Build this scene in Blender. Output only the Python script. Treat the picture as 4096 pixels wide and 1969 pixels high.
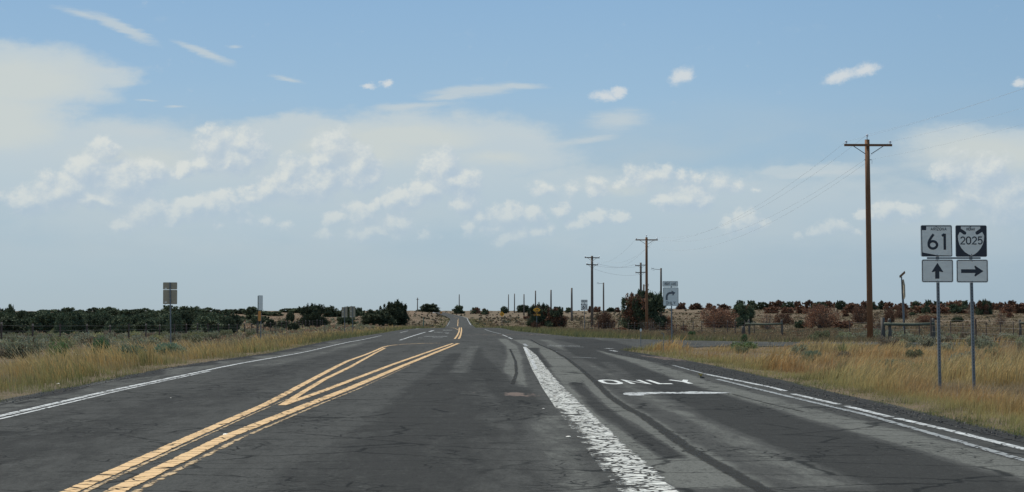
import bpy, math, random
import numpy as np
from mathutils import Vector, Matrix
R = math.radians
C = bpy.context.scene.collection
scn = bpy.context.scene
for o in list(bpy.data.objects): bpy.data.objects.remove(o)

# ------------------------------------------------------------------ camera
FPX, W0, H0 = 7000.0, 4096.0, 1969.0
VPX, HZY, EYE = 1804.0, 1265.0, 1.30
pitch = math.atan((HZY - H0/2) / FPX)
yaw = math.atan((W0/2 - VPX) * math.cos(pitch) / FPX)
cam = bpy.data.cameras.new('camera'); camo = bpy.data.objects.new('camera', cam); C.objects.link(camo)
cam.sensor_width = 36; cam.lens = FPX / W0 * 36; cam.clip_start = .1; cam.clip_end = 20000
camo.location = (0, 0, EYE); camo.rotation_euler = (R(90) + pitch, 0, -yaw)
scn.camera = camo
scn.render.resolution_x = 1024; scn.render.resolution_y = 492
_F = Vector((math.sin(yaw)*math.cos(pitch), math.cos(yaw)*math.cos(pitch), math.sin(pitch)))
_R = Vector((math.cos(yaw), -math.sin(yaw), 0)); _U = _R.cross(_F)
def ray(px, py): return (_F*FPX + _R*(px - W0/2) - _U*(py - H0/2)).normalized()
def at(px, py, Y):                     # point seen at the pixel, at world depth Y
    d = ray(px, py); t = Y / d.y
    return Vector((d.x*t, Y, EYE + d.z*t))
def gp(px, py, z=0.0):                 # point of the road plane seen at the pixel
    d = ray(px, py); t = (z - EYE) / d.z
    return (d.x*t, d.y*t)

# ------------------------------------------------------------------ view, sun, sky
scn.view_settings.view_transform = 'Standard'; scn.view_settings.look = 'None'
scn.view_settings.exposure = 0.0; scn.view_settings.gamma = 1
SUN_EL, SUN_AZ = R(60), R(-40)         # azimuth measured from +Y towards +X
sl = bpy.data.lights.new('sun', 'SUN'); sl.energy = 4.85; sl.angle = R(.55); sl.color = (1, .93, .81)
so = bpy.data.objects.new('sun', sl); C.objects.link(so)
sd = Vector((math.sin(SUN_AZ)*math.cos(SUN_EL), math.cos(SUN_AZ)*math.cos(SUN_EL), math.sin(SUN_EL)))
so.rotation_euler = sd.to_track_quat('Z', 'Y').to_euler(); so.location = sd*50 + Vector((0, 0, 20))

wd = bpy.data.worlds.new('World'); scn.world = wd; wd.use_nodes = True
def s2l(r, g, b):
    f = lambda c: (c/255/12.92 if c/255 <= .04045 else ((c/255+.055)/1.055)**2.4)
    return (f(r), f(g), f(b))
SKYS = .1
def build_world():
    nt = wd.node_tree; N = nt.nodes; L = nt.links; N.clear()
    out = N.new('ShaderNodeOutputWorld'); bg = N.new('ShaderNodeBackground'); bg.inputs[1].default_value = SKYS
    L.new(bg.outputs[0], out.inputs[0])
    sky = N.new('ShaderNodeTexSky'); sky.sky_type = 'NISHITA'; sky.sun_disc = False
    sky.sun_elevation = SUN_EL; sky.sun_rotation = SUN_AZ; sky.altitude = 1900; sky.dust_density = 1.5; sky.ozone_density = 1.2
    tc = N.new('ShaderNodeTexCoord')
    sp = N.new('ShaderNodeSeparateXYZ'); L.new(tc.outputs['Generated'], sp.inputs[0])
    def M(op, a, b=None, c=None, clamp=False):
        n = N.new('ShaderNodeMath'); n.operation = op; n.use_clamp = clamp
        for i, v in enumerate((a, b, c)):
            if v is None: continue
            if isinstance(v, (int, float)): n.inputs[i].default_value = v
            else: L.new(v, n.inputs[i])
        return n.outputs[0]
    U = M('MULTIPLY', M('ARCTAN2', sp.outputs[0], sp.outputs[1]), 7.0)
    V = M('MULTIPLY', M('ARCSINE', sp.outputs[2]), 7.0)
    cb = N.new('ShaderNodeCombineXYZ'); L.new(U, cb.inputs[0]); L.new(V, cb.inputs[1]); UV = cb.outputs[0]
    def noise(scale, detail, rough=.55, stretch=(1, 1), off=0, col=False, vec=None):
        mp = N.new('ShaderNodeMapping'); mp.inputs['Scale'].default_value = (stretch[0], stretch[1], 1); mp.inputs['Location'].default_value = (off, off*.7, off*1.3)
        L.new(vec or UV, mp.inputs[0])
        n = N.new('ShaderNodeTexNoise'); n.inputs['Scale'].default_value = scale; n.inputs['Detail'].default_value = detail; n.inputs['Roughness'].default_value = rough
        L.new(mp.outputs[0], n.inputs[0]); return n.outputs[1 if col else 0]
    def warp(amp, ns, vec=None):
        v = N.new('ShaderNodeVectorMath'); v.operation = 'SUBTRACT'; L.new(ns, v.inputs[0]); v.inputs[1].default_value = (.5, .5, .5)
        m = N.new('ShaderNodeVectorMath'); m.operation = 'MULTIPLY'; L.new(v.outputs[0], m.inputs[0]); m.inputs[1].default_value = (amp[0], amp[1], 0)
        a = N.new('ShaderNodeVectorMath'); a.operation = 'ADD'; L.new(vec or UV, a.inputs[0]); L.new(m.outputs[0], a.inputs[1]); return a.outputs[0]
    def uv(px, py):
        d = ray(px, py); return math.atan2(d.x, d.y)*7, math.asin(d.z)*7
    def blobs(lst, vec, op='MAXIMUM', k=1.0, sm=None):
        acc = None
        for b in lst:
            px, py, rx, ry = b[:4]; rot = b[4] if len(b) > 4 else 0; w = b[5] if len(b) > 5 else 1
            mp = N.new('ShaderNodeMapping'); mp.vector_type = 'TEXTURE'
            u, v = uv(px, py)
            mp.inputs['Location'].default_value = (u, v, 0); mp.inputs['Rotation'].default_value = (0, 0, R(rot)); mp.inputs['Scale'].default_value = (rx*k/1000, ry*k/1000, 1)
            L.new(vec, mp.inputs[0])
            g = N.new('ShaderNodeTexGradient'); g.gradient_type = 'SPHERICAL'; L.new(mp.outputs[0], g.inputs[0])
            o = g.outputs[1]
            if w != 1: o = M('MULTIPLY', o, w)
            acc = o if acc is None else M(op, acc, o, sm)
        return acc
    def ss(v, lo, hi, to=1.0):
        n = N.new('ShaderNodeMapRange'); n.interpolation_type = 'SMOOTHSTEP'; L.new(v, n.inputs[0])
        n.inputs[1].default_value = lo; n.inputs[2].default_value = hi; n.inputs[3].default_value = 0; n.inputs[4].default_value = to; return n.outputs[0]
    def mix(f, a, b):
        n = N.new('ShaderNodeMix'); n.data_type = 'RGBA'
        if isinstance(f, (int, float)): n.inputs[0].default_value = f
        else: L.new(f, n.inputs[0])
        for i, v in ((6, a), (7, b)):
            if isinstance(v, tuple): n.inputs[i].default_value = (v[0]/SKYS, v[1]/SKYS, v[2]/SKYS, 1)
            else: L.new(v, n.inputs[i])
        return n.outputs[2]
    # clear air: the sky texture, veiled by the high thin haze of the day
    ramp = N.new('ShaderNodeValToRGB'); e = ramp.color_ramp
    stops = [(1265, (164, 183, 195)), (1000, (166, 187, 201)), (720, (161, 188, 206)), (400, (153, 186, 212)), (0, (141, 178, 211))]
    tmax = 1.6
    pts = [(uv(2048, y)[1]/tmax, s2l(*c)) for y, c in stops] + [(1.0, s2l(124, 162, 200))]
    e.elements[0].position = pts[0][0]; e.elements[0].color = (*[c for c in pts[0][1]], 1)
    e.elements[1].position = pts[-1][0]; e.elements[1].color = (*[c for c in pts[-1][1]], 1)
    for p, c in pts[1:-1]:
        k = e.elements.new(p); k.color = (*c, 1)
    L.new(M('DIVIDE', V, tmax, clamp=True), ramp.inputs[0])
    sc = N.new('ShaderNodeVectorMath'); sc.operation = 'SCALE'; L.new(ramp.outputs[0], sc.inputs[0]); sc.inputs[3].default_value = 1/SKYS
    base = mix(.9, sky.outputs[0], sc.outputs[0])
    # right side of the sky is a little deeper
    base = mix(ss(U, .6, 2.6, .25), base, mix(.0, s2l(120, 155, 185), s2l(0, 0, 0)))
    # thin general veil low down
    nv = noise(1.3, 5, .5, (1, 3), 4)
    low = M('MULTIPLY', ss(V, .95, .55), ss(nv, .3, .75, .6))
    low = M('MULTIPLY', low, ss(V, .0, .35))
    base = mix(low, base, s2l(184, 197, 203))
    # sheets of high cloud
    w1 = warp((.30, .12), noise(3.2, 6, .6, (1, 2.2), 2, True))
    sheet = blobs([(20, 330, 560, 190, 6), (0, 500, 430, 260), (330, 310, 330, 70, 4, .8), (200, 650, 1100, 230), (900, 700, 900, 220), (1250, 540, 620, 100),
                   (1750, 600, 720, 210, -4), (1500, 720, 900, 250), (2300, 830, 900, 200, 0, 1), (2900, 850, 900, 220, 3, .85), (3500, 870, 900, 190, 0, .75), (1000, 850, 1300, 180, 0, .8),
                   (4050, 640, 520, 170, -6), (4100, 850, 520, 260), (3200, 680, 320, 40, 3, .7)], w1)
    sh = ss(M('ADD', sheet, M('MULTIPLY', M('SUBTRACT', noise(5, 9, .66, (1, 2), 9), .5), .55)), .05, .44, .92)
    sh = M('MULTIPLY', sh, ss(V, .08, .78))
    base = mix(sh, base, s2l(194, 206, 211))
    sh2 = ss(M('ADD', blobs([(60, 330, 440, 130, 5), (0, 470, 330, 200), (3950, 610, 420, 110, -3), (1600, 545, 520, 90), (2000, 640, 300, 60, 0, .6), (560, 640, 500, 90, 0, .6), (2450, 740, 330, 50, 0, .6), (1450, 600, 500, 100, 0, .8)], w1),
                       M('MULTIPLY', M('SUBTRACT', noise(4, 8, .6, (1, 1.8), 13), .5), .4)), .15, .7, .75)
    base = mix(sh2, base, s2l(203, 210, 207))
    # cumulus: one density, compared with itself a step towards the sun, gives lit heads and shaded bodies
    CUM = [(417, 600, 85, 70), (345, 680, 120, 90, 20), (235, 785, 270, 80, 6), (285, 750, 100, 70), (400, 800, 100, 55), (500, 740, 190, 130), (590, 700, 120, 80), (920, 570, 145, 85, 15), (1015, 600, 90, 95), (820, 645, 210, 66, 12), (960, 640, 120, 80),
           (690, 855, 350, 70, 9), (880, 810, 150, 66, 25), (1345, 590, 120, 100), (1150, 690, 110, 80, 25), (1090, 765, 160, 60, 10), (1230, 740, 150, 90), (1370, 710, 170, 75, 10), (1450, 650, 80, 110), (1766, 675, 110, 105, 30), (1700, 755, 200, 62, 20),
           (1850, 740, 110, 90), (1575, 805, 150, 55, 8), (1387, 850, 180, 75, 8), (1870, 815, 100, 65), (2030, 860, 210, 72), (2183, 840, 160, 62, 18), (2396, 870, 170, 55, 8), (2105, 940, 190, 48, 16), (1533, 915, 140, 50, 20), (1960, 900, 170, 60, 0, .8),
           (1500, 930, 330, 60, 0, .7), (1000, 890, 250, 60, 0, .7), (3870, 690, 200, 90, -8, .9), (3850, 810, 170, 85, 25, .9), (4020, 800, 200, 150, 0, .9), (3544, 850, 180, 52), (2739, 805, 150, 55), (2980, 888, 130, 42, 8), (2600, 725, 320, 52, 4, .75), (2900, 750, 190, 46, 0, .65), (1290, 650, 80, 80), (2280, 760, 200, 60, 0, .7), (3300, 920, 200, 40, 0, .7)]
    rr = random.Random(12); CH = []
    for b in CUM:                       # long banks become chains of rounded heaps with flat feet
        px, py, rx, ry = b[:4]; rot = b[4] if len(b) > 4 else 0; w = b[5] if len(b) > 5 else 1
        if rx/ry < 1.6: CH.append(b); continue
        n = max(2, int(round(rx/ry*.95)))
        for i in range(n):
            t = (i+.5)/n*2-1; q = ry*rr.uniform(.75, 1.45)*(1-.45*t*t); CH.append((px+t*rx*.72*math.cos(R(rot))+rr.uniform(-9, 9), py-t*rx*.72*math.sin(R(rot))-(q-ry)*.7, q*1.5, q*1.05, 0, w))
    CUM = CH
    def dens(vec):
        wv = warp((.15, .13), noise(7.5, 10, .66, (1, 1.15), 15, True, vec=vec), vec)
        bl = noise(21, 9, .66, (1, 1.1), 31, vec=vec); b2 = noise(8, 6, .6, (1, 1.3), 61, vec=vec)
        return M('ADD', M('ADD', blobs(CUM, wv, 'SMOOTH_MAX', 1.35, .2), M('MULTIPLY', M('SUBTRACT', bl, .5), .62)), M('MULTIPLY', M('SUBTRACT', b2, .5), .55))
    sv = N.new('ShaderNodeVectorMath'); sv.operation = 'ADD'; L.new(UV, sv.inputs[0]); sv.inputs[1].default_value = (-.022, .030, 0)
    d1 = dens(UV); d2 = dens(sv.outputs[0])
    lit = ss(M('SUBTRACT', d1, d2), -.34, .46); al = ss(d1, .27, .66, .92)
    al = M('MULTIPLY', al, ss(V, .10, .60)); al = M('MULTIPLY', al, M('ADD', M('MULTIPLY', lit, .35), .65))
    base = mix(al, base, mix(lit, s2l(174, 192, 209), s2l(216, 221, 218)))
    # small separate clouds, wisps and contrails
    w4 = warp((.11, .06), noise(11, 9, .7, (1, 1.6), 25, True))
    small = blobs([(2732, 305, 85, 52, 22), (2415, 385, 85, 36), (2470, 372, 60, 30), (3370, 305, 130, 40, 14), (3460, 278, 80, 42, 18), (1468, 343, 55, 20), (1546, 334, 38, 24, 15), (4085, 330, 55, 30)], w4)
    sm = ss(M('ADD', small, M('MULTIPLY', M('SUBTRACT', noise(17, 9, .72, (1, 1), 41), .5), .9)), .16, .85, .95)
    base = mix(sm, base, s2l(208, 215, 219))
    w5 = warp((.12, .035), noise(9, 9, .7, (.6, 3), 35, True))
    wisp = blobs([(1900, 362, 290, 40, 5), (2060, 345, 180, 22, 0), (1640, 425, 260, 22, 4, .8), (1800, 385, 150, 22, 8), (2475, 480, 200, 75, 4, .8), (2330, 562, 250, 26, 9, .7), (1150, 318, 100, 18, -12, .8), (560, 528, 230, 42, -2, .75),
                  (490, 112, 210, 36, -24), (350, 58, 200, 26, -12, .7), (815, 212, 190, 26, -20, .9), (590, 402, 70, 10, 0, .7), (710, 428, 70, 12, 0, .7), (940, 187, 50, 10, 0, .6), (400, 280, 330, 26, 4, .6), (3350, 690, 420, 30, 3, .7), (2100, 545, 330, 22, -6, .5)], w5)
    wi = ss(M('ADD', wisp, M('MULTIPLY', M('SUBTRACT', noise(22, 9, .7, (.5, 2.6), 51), .5), .45)), .12, .75, .78)
    base = mix(wi, base, s2l(194, 205, 210))
    L.new(base, bg.inputs[0])
    wd.cycles.sampling_method = 'MANUAL'; wd.cycles.sample_map_resolution = 512
build_world()

# ------------------------------------------------------------------ helpers
def tag(o, label=None, cat=None, group=None, kind=None):
    if label: o['label'] = label
    if cat: o['category'] = cat
    if group: o['group'] = group
    if kind: o['kind'] = kind
    return o
def empty(name, loc, rz=0, label=None, cat=None, group=None):
    o = bpy.data.objects.new(name, None); o.empty_display_size = .3; C.objects.link(o)
    o.location = loc; o.rotation_euler = (0, 0, rz); return tag(o, label, cat, group)
def clone(o, parent=None):
    c = o.copy(); C.objects.link(c)
    if parent is not None: c.parent = parent
    for ch in [x for x in o.children]: clone(ch, c)
    return c
class MB:
    def __init__(s): s.v = []; s.f = []; s.mi = []; s.cur = 0
    def add(s, vs, fs):
        n = len(s.v); s.v += [tuple(v) for v in vs]; s.f += [tuple(i+n for i in f) for f in fs]; s.mi += [s.cur]*len(fs)
    def box(s, c, d, rot=None, bev=0):
        x, y, z = d[0]/2, d[1]/2, d[2]/2
        if bev:
            pr = [(x-bev, -y), (x, -y+bev), (x, y-bev), (x-bev, y), (-x+bev, y), (-x, y-bev), (-x, -y+bev), (-x+bev, -y)]
            vs = [Vector((a, b, -z)) for a, b in pr] + [Vector((a, b, z)) for a, b in pr]
            fs = [tuple(range(7, -1, -1)), tuple(range(8, 16))] + [(i, (i+1) % 8, 8+(i+1) % 8, 8+i) for i in range(8)]
        else:
            vs = [Vector((a, b, e)) for e in (-z, z) for a, b in ((-x, -y), (x, -y), (x, y), (-x, y))]
            fs = [(3, 2, 1, 0), (4, 5, 6, 7), (0, 1, 5, 4), (1, 2, 6, 5), (2, 3, 7, 6), (3, 0, 4, 7)]
        if rot is not None: vs = [rot @ v for v in vs]
        s.add([v + Vector(c) for v in vs], fs); return s
    def tube(s, pts, radii, n=8, cap=True, sq=False):
        pts = [Vector(p) for p in pts]; 
        if not hasattr(radii, '__len__'): radii = [radii]*len(pts)
        vs = []; fs = []
        for i, p in enumerate(pts):
            a = pts[max(i-1, 0)]; b = pts[min(i+1, len(pts)-1)]; t = (b-a).normalized()
            up = Vector((0, 0, 1)) if abs(t.z) < .95 else Vector((0, 1, 0))
            x = t.cross(up).normalized(); y = t.cross(x)
            for k in range(n):
                an = 2*math.pi*k/n + (math.pi/4 if sq else 0); vs.append(p + (x*math.cos(an) + y*math.sin(an))*radii[i])
        for i in range(len(pts)-1):
            for k in range(n): fs.append((i*n+k, i*n+(k+1) % n, (i+1)*n+(k+1) % n, (i+1)*n+k))
        if cap: fs.append(tuple(range(n-1, -1, -1))); fs.append(tuple((len(pts)-1)*n+k for k in range(n)))
        s.add(vs, fs); return s
    def prism(s, poly, y0, y1):          # outline in x,z extruded along y
        n = len(poly)
        vs = [(x, y0, z) for x, z in poly] + [(x, y1, z) for x, z in poly]
        s.add(vs, [tuple(range(n)), tuple(range(2*n-1, n-1, -1))] + [(i, n+i, n+(i+1) % n, (i+1) % n) for i in range(n)]); return s
    def build(s, name, mat, parent=None, smooth=False, loc=None, mat2=None):
        me = bpy.data.meshes.new(name); me.from_pydata(s.v, [], s.f); me.update()
        if smooth: me.polygons.foreach_set('use_smooth', [True]*len(me.polygons))
        me.materials.append(mat)
        if mat2: me.materials.append(mat2); me.polygons.foreach_set('material_index', s.mi)
        o = bpy.data.objects.new(name, me); C.objects.link(o)
        if parent is not None: o.parent = parent
        if loc is not None: o.location = loc
        return o
def tri_object(name, T, col, mat, parent=None, link=True):   # T (n,3,3), col (n,3)
    n = len(T); me = bpy.data.meshes.new(name)
    me.vertices.add(n*3); me.vertices.foreach_set('co', T.reshape(-1).astype(np.float32))
    me.loops.add(n*3); me.loops.foreach_set('vertex_index', np.arange(n*3, dtype=np.int32))
    me.polygons.add(n); me.polygons.foreach_set('loop_start', np.arange(n, dtype=np.int32)*3); me.polygons.foreach_set('loop_total', np.full(n, 3, np.int32))
    me.update(); a = me.color_attributes.new('Col', 'FLOAT_COLOR', 'POINT')
    if col.ndim == 2: col = np.repeat(col[:, None, :], 3, axis=1)
    cc = np.ones((n, 3, 4), np.float32); cc[:, :, :3] = col; a.data.foreach_set('color', cc.reshape(-1))
    me.materials.append(mat)
    o = bpy.data.objects.new(name, me)
    if link: C.objects.link(o)
    if parent is not None: o.parent = parent
    return o

# smooth value noise in numpy
def vnoise(x, y, sc, seed=0):
    rs = np.random.RandomState(seed); tab = rs.rand(256, 256)
    x = np.asarray(x)*sc + 57.3; y = np.asarray(y)*sc + 91.7
    xi = np.floor(x).astype(int); yi = np.floor(y).astype(int); fx = x-xi; fy = y-yi
    fx = fx*fx*(3-2*fx); fy = fy*fy*(3-2*fy)
    g = lambda a, b: tab[a % 256, b % 256]
    return (g(xi, yi)*(1-fx)+g(xi+1, yi)*fx)*(1-fy) + (g(xi, yi+1)*(1-fx)+g(xi+1, yi+1)*fx)*fy
def fbm(x, y, sc, seed=0, o=4):
    s = 0; a = 1; t = 0
    for i in range(o): s = s + a*vnoise(x, y, sc*2**i, seed+i); t += a; a *= .5
    return s/t
def sstep(a, b, x): t = np.clip((np.asarray(x, float)-a)/(b-a), 0, 1); return t*t*(3-2*t)

# ------------------------------------------------------------------ road outline and terrain
RL = [(-60, -6.6), (26, -6.7), (72, -7.3), (101, -7.3), (140, -6.1), (171, -5.0), (193, -3.8), (300, -2.2), (400, -1.7), (500, -1.4), (560, -1.1), (650, -.7), (740, -.2), (800, -.9), (860, -2.2), (950, -5.6), (1050, -9.6), (1200, -18)]
RR = [(-60, 5.9), (18, 6.0), (24, 6.2), (38.7, 6.6), (52, 7.0), (62.8, 7.05), (69, 6.6), (73, 7.6), (76, 9), (80, 12), (84, 18), (86, 24), (88, 60), (91, 60), (91.6, 24), (92.2, 17.8), (94.8, 13.2), (100, 9.7), (107, 7.6), (130, 6.4), (152, 5.5), (193, 5.2), (300, 5.4), (400, 5.6), (500, 5.9), (560, 6.2), (650, 6.6), (740, 7.2), (800, 6.5), (860, 5.2), (950, 2.0), (1050, -2), (1200, -10)]
def interp(tab, y): return np.interp(y, [a for a, b in tab], [b for a, b in tab])
COLS = np.array([0, 500, 1000, 1400, 1650, 1804, 1950, 2150, 2400, 2700, 3200, 4100], float); SC = (COLS-VPX)/FPX
ROWS = [60, 100, 140, 190, 270, 350, 500, 640, 780, 1000, 1300, 1700, 2600, 7000]
TAB = np.array([
 [-.25, -.25, -.2, -.1, 0, 0, 0, 0, -.05, -.15, -.2, -.15],
 [-.55, -.5, -.4, -.15, 0, 0, 0, 0, 0, -.05, -.1, -.15],
 [-.8, -.75, -.6, -.25, 0, 0, 0, 0, -.05, -.15, -.3, -.2],
 [-1.0, -.95, -.9, -.6, -.1, 0, 0, -.2, -.4, -.6, -.5, -.2],
 [-1.1, -1.1, -1.0, -.7, -.6, -1.0, -1.0, -.9, -.9, -.7, -.5, -.1],
 [-.9, -.9, -.8, -.6, -.9, -2.0, -1.4, -.8, -.6, -.3, .2, .9],
 [-.2, -.3, 0, 0, -.7, -1.6, -.9, -.4, 0, .6, 1.3, 2.1],
 [.4, .5, .8, .8, .3, -.7, -.1, .3, .8, 2.1, 3.0, 3.4],
 [1.2, 1.4, 1.7, 1.8, 1.3, .15, .8, 1.1, 1.7, 3.7, 4.6, 4.6],
 [3.2, 3.4, 3.6, 3.8, 3.4, 2.2, 2.7, 3.1, 3.8, 5.2, 5.8, 5.6],
 [4.6, 4.8, 5.0, 5.2, 5.2, 5.0, 5.0, 5.0, 5.2, 5.6, 6.0, 5.8],
 [5.5]*12, [1.0]*12, [-25.]*12])
# turned on its side each column becomes a smooth profile along Y
def tz0(X, Y):
    X = np.asarray(X, float); Y = np.asarray(Y, float)
    s = X/np.maximum(Y, 60.); s = np.clip(s, SC[0], SC[-1])
    j = np.clip(np.searchsorted(SC, s)-1, 0, len(SC)-2); f = (s-SC[j])/(SC[j+1]-SC[j]); f = f*f*(3-2*f)
    Yc = np.clip(Y, 60, 7000); r = np.array(ROWS, float)
    i = np.clip(np.searchsorted(r, Yc)-1, 0, len(r)-2)
    def val(jj):
        y0, y1 = r[i], r[i+1]; p0, p1 = TAB[i, jj], TAB[i+1, jj]
        im = np.maximum(i-1, 0); ip = np.minimum(i+2, len(r)-1)
        m0 = np.where(i > 0, (p1-TAB[im, jj])/(y1-r[im]), 0); m1 = np.where(i < len(r)-2, (TAB[ip, jj]-p0)/(r[ip]-y0), (p1-p0)/(y1-y0))
        h = y1-y0; t = (Yc-y0)/h
        return (2*t**3-3*t**2+1)*p0 + (t**3-2*t**2+t)*h*m0 + (-2*t**3+3*t**2)*p1 + (t**3-t**2)*h*m1
    z = val(j)*(1-f) + val(j+1)*f
    near = 1 - sstep(40, 75, Y)
    prof = -.30*sstep(7.2, 14, -X) - .16*sstep(6.6, 9.5, X) + .12*sstep(11, 22, X)
    return z*(1-near) + prof*near
def inroad(X, Y, pad=0.0):
    return (X > interp(RL, Y)-pad) & (X < interp(RR, Y)+pad)
def tz(X, Y):
    X = np.asarray(X, float); Y = np.asarray(Y, float)
    z = tz0(X, Y)
    d = np.maximum(interp(RL, Y)-X, X-interp(RR, Y))           # distance off the asphalt
    amp = sstep(0.3, 5, d)*(.10 + .0005*np.clip(Y, 0, 1500))
    z = z + amp*(fbm(X, Y, .16, 3)-.5)*1.6 + sstep(3, 20, d)*sstep(300, 800, Y)*(fbm(X, Y, .012, 8)-.5)*.7
    return z
def tzf(x, y): return float(tz(np.array([x]), np.array([y]))[0])

# ------------------------------------------------------------------ materials
def mat(name, col=(.5, .5, .5), rough=.7, metal=0, spec=.5):
    m = bpy.data.materials.new(name); m.use_nodes = True; b = m.node_tree.nodes['Principled BSDF']
    b.inputs['Base Color'].default_value = (*col, 1); b.inputs['Roughness'].default_value = rough; b.inputs['Metallic'].default_value = metal
    b.inputs['Specular IOR Level'].default_value = spec
    return m
class G:                                   # small node-graph helper
    def __init__(s, m): s.m = m; s.nt = m.node_tree; s.N = s.nt.nodes; s.L = s.nt.links; s.b = s.N.get('Principled BSDF')
    def put(s, i, v):
        if isinstance(v, (int, float)): i.default_value = v
        elif isinstance(v, tuple): i.default_value = (*v, 1) if len(v) == 3 and i.type == 'RGBA' else v
        else: s.L.new(v, i)
    def M(s, op, a, b=None, clamp=False):
        n = s.N.new('ShaderNodeMath'); n.operation = op; n.use_clamp = clamp; s.put(n.inputs[0], a)
        if b is not None: s.put(n.inputs[1], b)
        return n.outputs[0]
    def pos(s, scale=(1, 1, 1), loc=(0, 0, 0), obj=False):
        if obj: o = s.N.new('ShaderNodeTexCoord').outputs['Object']
        else: o = s.N.new('ShaderNodeNewGeometry').outputs['Position']
        mp = s.N.new('ShaderNodeMapping'); mp.inputs['Scale'].default_value = scale; mp.inputs['Location'].default_value = loc; s.L.new(o, mp.inputs[0]); return mp.outputs[0]
    def noise(s, vec, scale, detail=4, rough=.55, col=False):
        n = s.N.new('ShaderNodeTexNoise'); n.inputs['Scale'].default_value = scale; n.inputs['Detail'].default_value = detail; n.inputs['Roughness'].default_value = rough; s.L.new(vec, n.inputs[0]); return n.outputs[1 if col else 0]
    def vor(s, vec, scale, feat='DISTANCE_TO_EDGE', rnd=1):
        n = s.N.new('ShaderNodeTexVoronoi'); n.feature = feat; n.inputs['Scale'].default_value = scale; n.inputs['Randomness'].default_value = rnd; s.L.new(vec, n.inputs[0]); return n.outputs[0]
    def ss(s, v, lo, hi, a=0., b=1.):
        n = s.N.new('ShaderNodeMapRange'); n.interpolation_type = 'SMOOTHSTEP'; s.put(n.inputs[0], v)
        for i, q in enumerate((lo, hi, a, b)): n.inputs[i+1].default_value = q
        return n.outputs[0]
    def mix(s, f, a, b, mode='MIX'):
        n = s.N.new('ShaderNodeMix'); n.data_type = 'RGBA'; n.blend_type = mode; s.put(n.inputs[0], f); s.put(n.inputs[6], a); s.put(n.inputs[7], b); return n.outputs[2]
    def warp(s, vec, ns, amp):
        a = s.N.new('ShaderNodeVectorMath'); a.operation = 'MULTIPLY_ADD'; s.L.new(ns, a.inputs[0]); a.inputs[1].default_value = amp; s.L.new(vec, a.inputs[2]); return a.outputs[0]
    def bump(s, h, st=.3, d=.02):
        n = s.N.new('ShaderNodeBump'); n.inputs['Strength'].default_value = st; n.inputs['Distance'].default_value = d; s.L.new(h, n.inputs['Height']); s.L.new(n.outputs[0], s.b.inputs['Normal'])
    def attr(s, name):
        n = s.N.new('ShaderNodeAttribute'); n.attribute_name = name; return n

def leaf_mat(name, trans=.25, rough=.85, var=.25):
    m = mat(name, rough=rough, spec=.15); g = G(m); a = g.attr('Col')
    oi = g.N.new('ShaderNodeObjectInfo'); f = g.ss(oi.outputs['Random'], 0, 1, 1-var, 1+var)
    sc = g.N.new('ShaderNodeVectorMath'); sc.operation = 'SCALE'; g.L.new(a.outputs['Color'], sc.inputs[0]); g.L.new(f, sc.inputs[3])
    g.L.new(sc.outputs[0], g.b.inputs['Base Color'])
    tr = g.N.new('ShaderNodeBsdfTranslucent'); g.L.new(sc.outputs[0], tr.inputs[0])
    mx = g.N.new('ShaderNodeMixShader'); mx.inputs[0].default_value = trans
    g.L.new(g.b.outputs[0], mx.inputs[1]); g.L.new(tr.outputs[0], mx.inputs[2]); g.L.new(mx.outputs[0], g.N['Material Output'].inputs[0])
    return m
M_grass = leaf_mat('dry_grass', .30, var=0); M_jun = leaf_mat('juniper_leaf', .08, var=.32); M_sage = leaf_mat('sage_leaf', .18, var=.2)

def wood_mat(name, c1, c2, c3=(.02, .015, .01)):
    m = mat(name, rough=.85, spec=.2); g = G(m); p = g.pos((9, 9, .7), obj=True)
    n = g.noise(p, 3, 8, .7); c = g.mix(g.ss(n, .3, .7), c1, c2)
    v = g.noise(g.pos((22, 22, .5), (3, 1, 2), obj=True), 2.5, 5, .7); c = g.mix(g.ss(v, .58, .68, 0, .8), c, c3)
    g.L.new(c, g.b.inputs['Base Color']); g.bump(v, .6, .01); return m
M_pole = wood_mat('pole_wood', (.16, .075, .038), (.24, .125, .065)); M_poleg = wood_mat('weathered_pole_wood', (.10, .08, .065), (.17, .13, .10))
M_far = wood_mat('far_pole_wood', (.14, .115, .095), (.2, .16, .13))
M_post = wood_mat('fence_post_wood', (.085, .075, .065), (.15, .13, .11)); M_rail = wood_mat('rail_wood', (.09, .10, .07), (.15, .155, .115))
M_bark = wood_mat('bark', (.07, .055, .045), (.13, .105, .085)); M_deadbark = wood_mat('dead_bark', (.15, .12, .10), (.24, .20, .16))
M_tpost = mat('rusted_steel', (.075, .05, .04), .8); M_tip = mat('faded_post_tip', (.28, .22, .17), .7); M_wire = mat('galvanized_wire', (.16, .15, .14), .6, .3)
M_cable = mat('cable', (.42, .45, .48), .6); M_porc = mat('porcelain', (.55, .56, .58), .25); M_hardware = mat('dark_hardware', (.04, .04, .045), .6)
def galv():
    m = mat('galvanized_steel', (.17, .19, .2), .5, .5); g = G(m); n = g.noise(g.pos((1, 1, 1), obj=True), 25, 4)
    g.L.new(g.mix(n, (.12, .135, .145), (.22, .235, .245)), g.b.inputs['Base Color']); return m
M_galv = galv()
def panelm(name, c, rough=.45, k=.88):
    m = mat(name, c, rough); g = G(m); n = g.noise(g.pos((1.5, 1, 4), obj=True), 4, 5)
    g.L.new(g.mix(g.ss(n, .35, .8), c, tuple(x*k for x in c)), g.b.inputs['Base Color']); return m
M_white = panelm('sign_white', (.84, .80, .70)); M_black = panelm('sign_black', (.018, .022, .032), .4); M_yel = panelm('sign_yellow', (.98, .42, .015)); M_green = panelm('sign_green', (.05, .17, .13))
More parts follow.
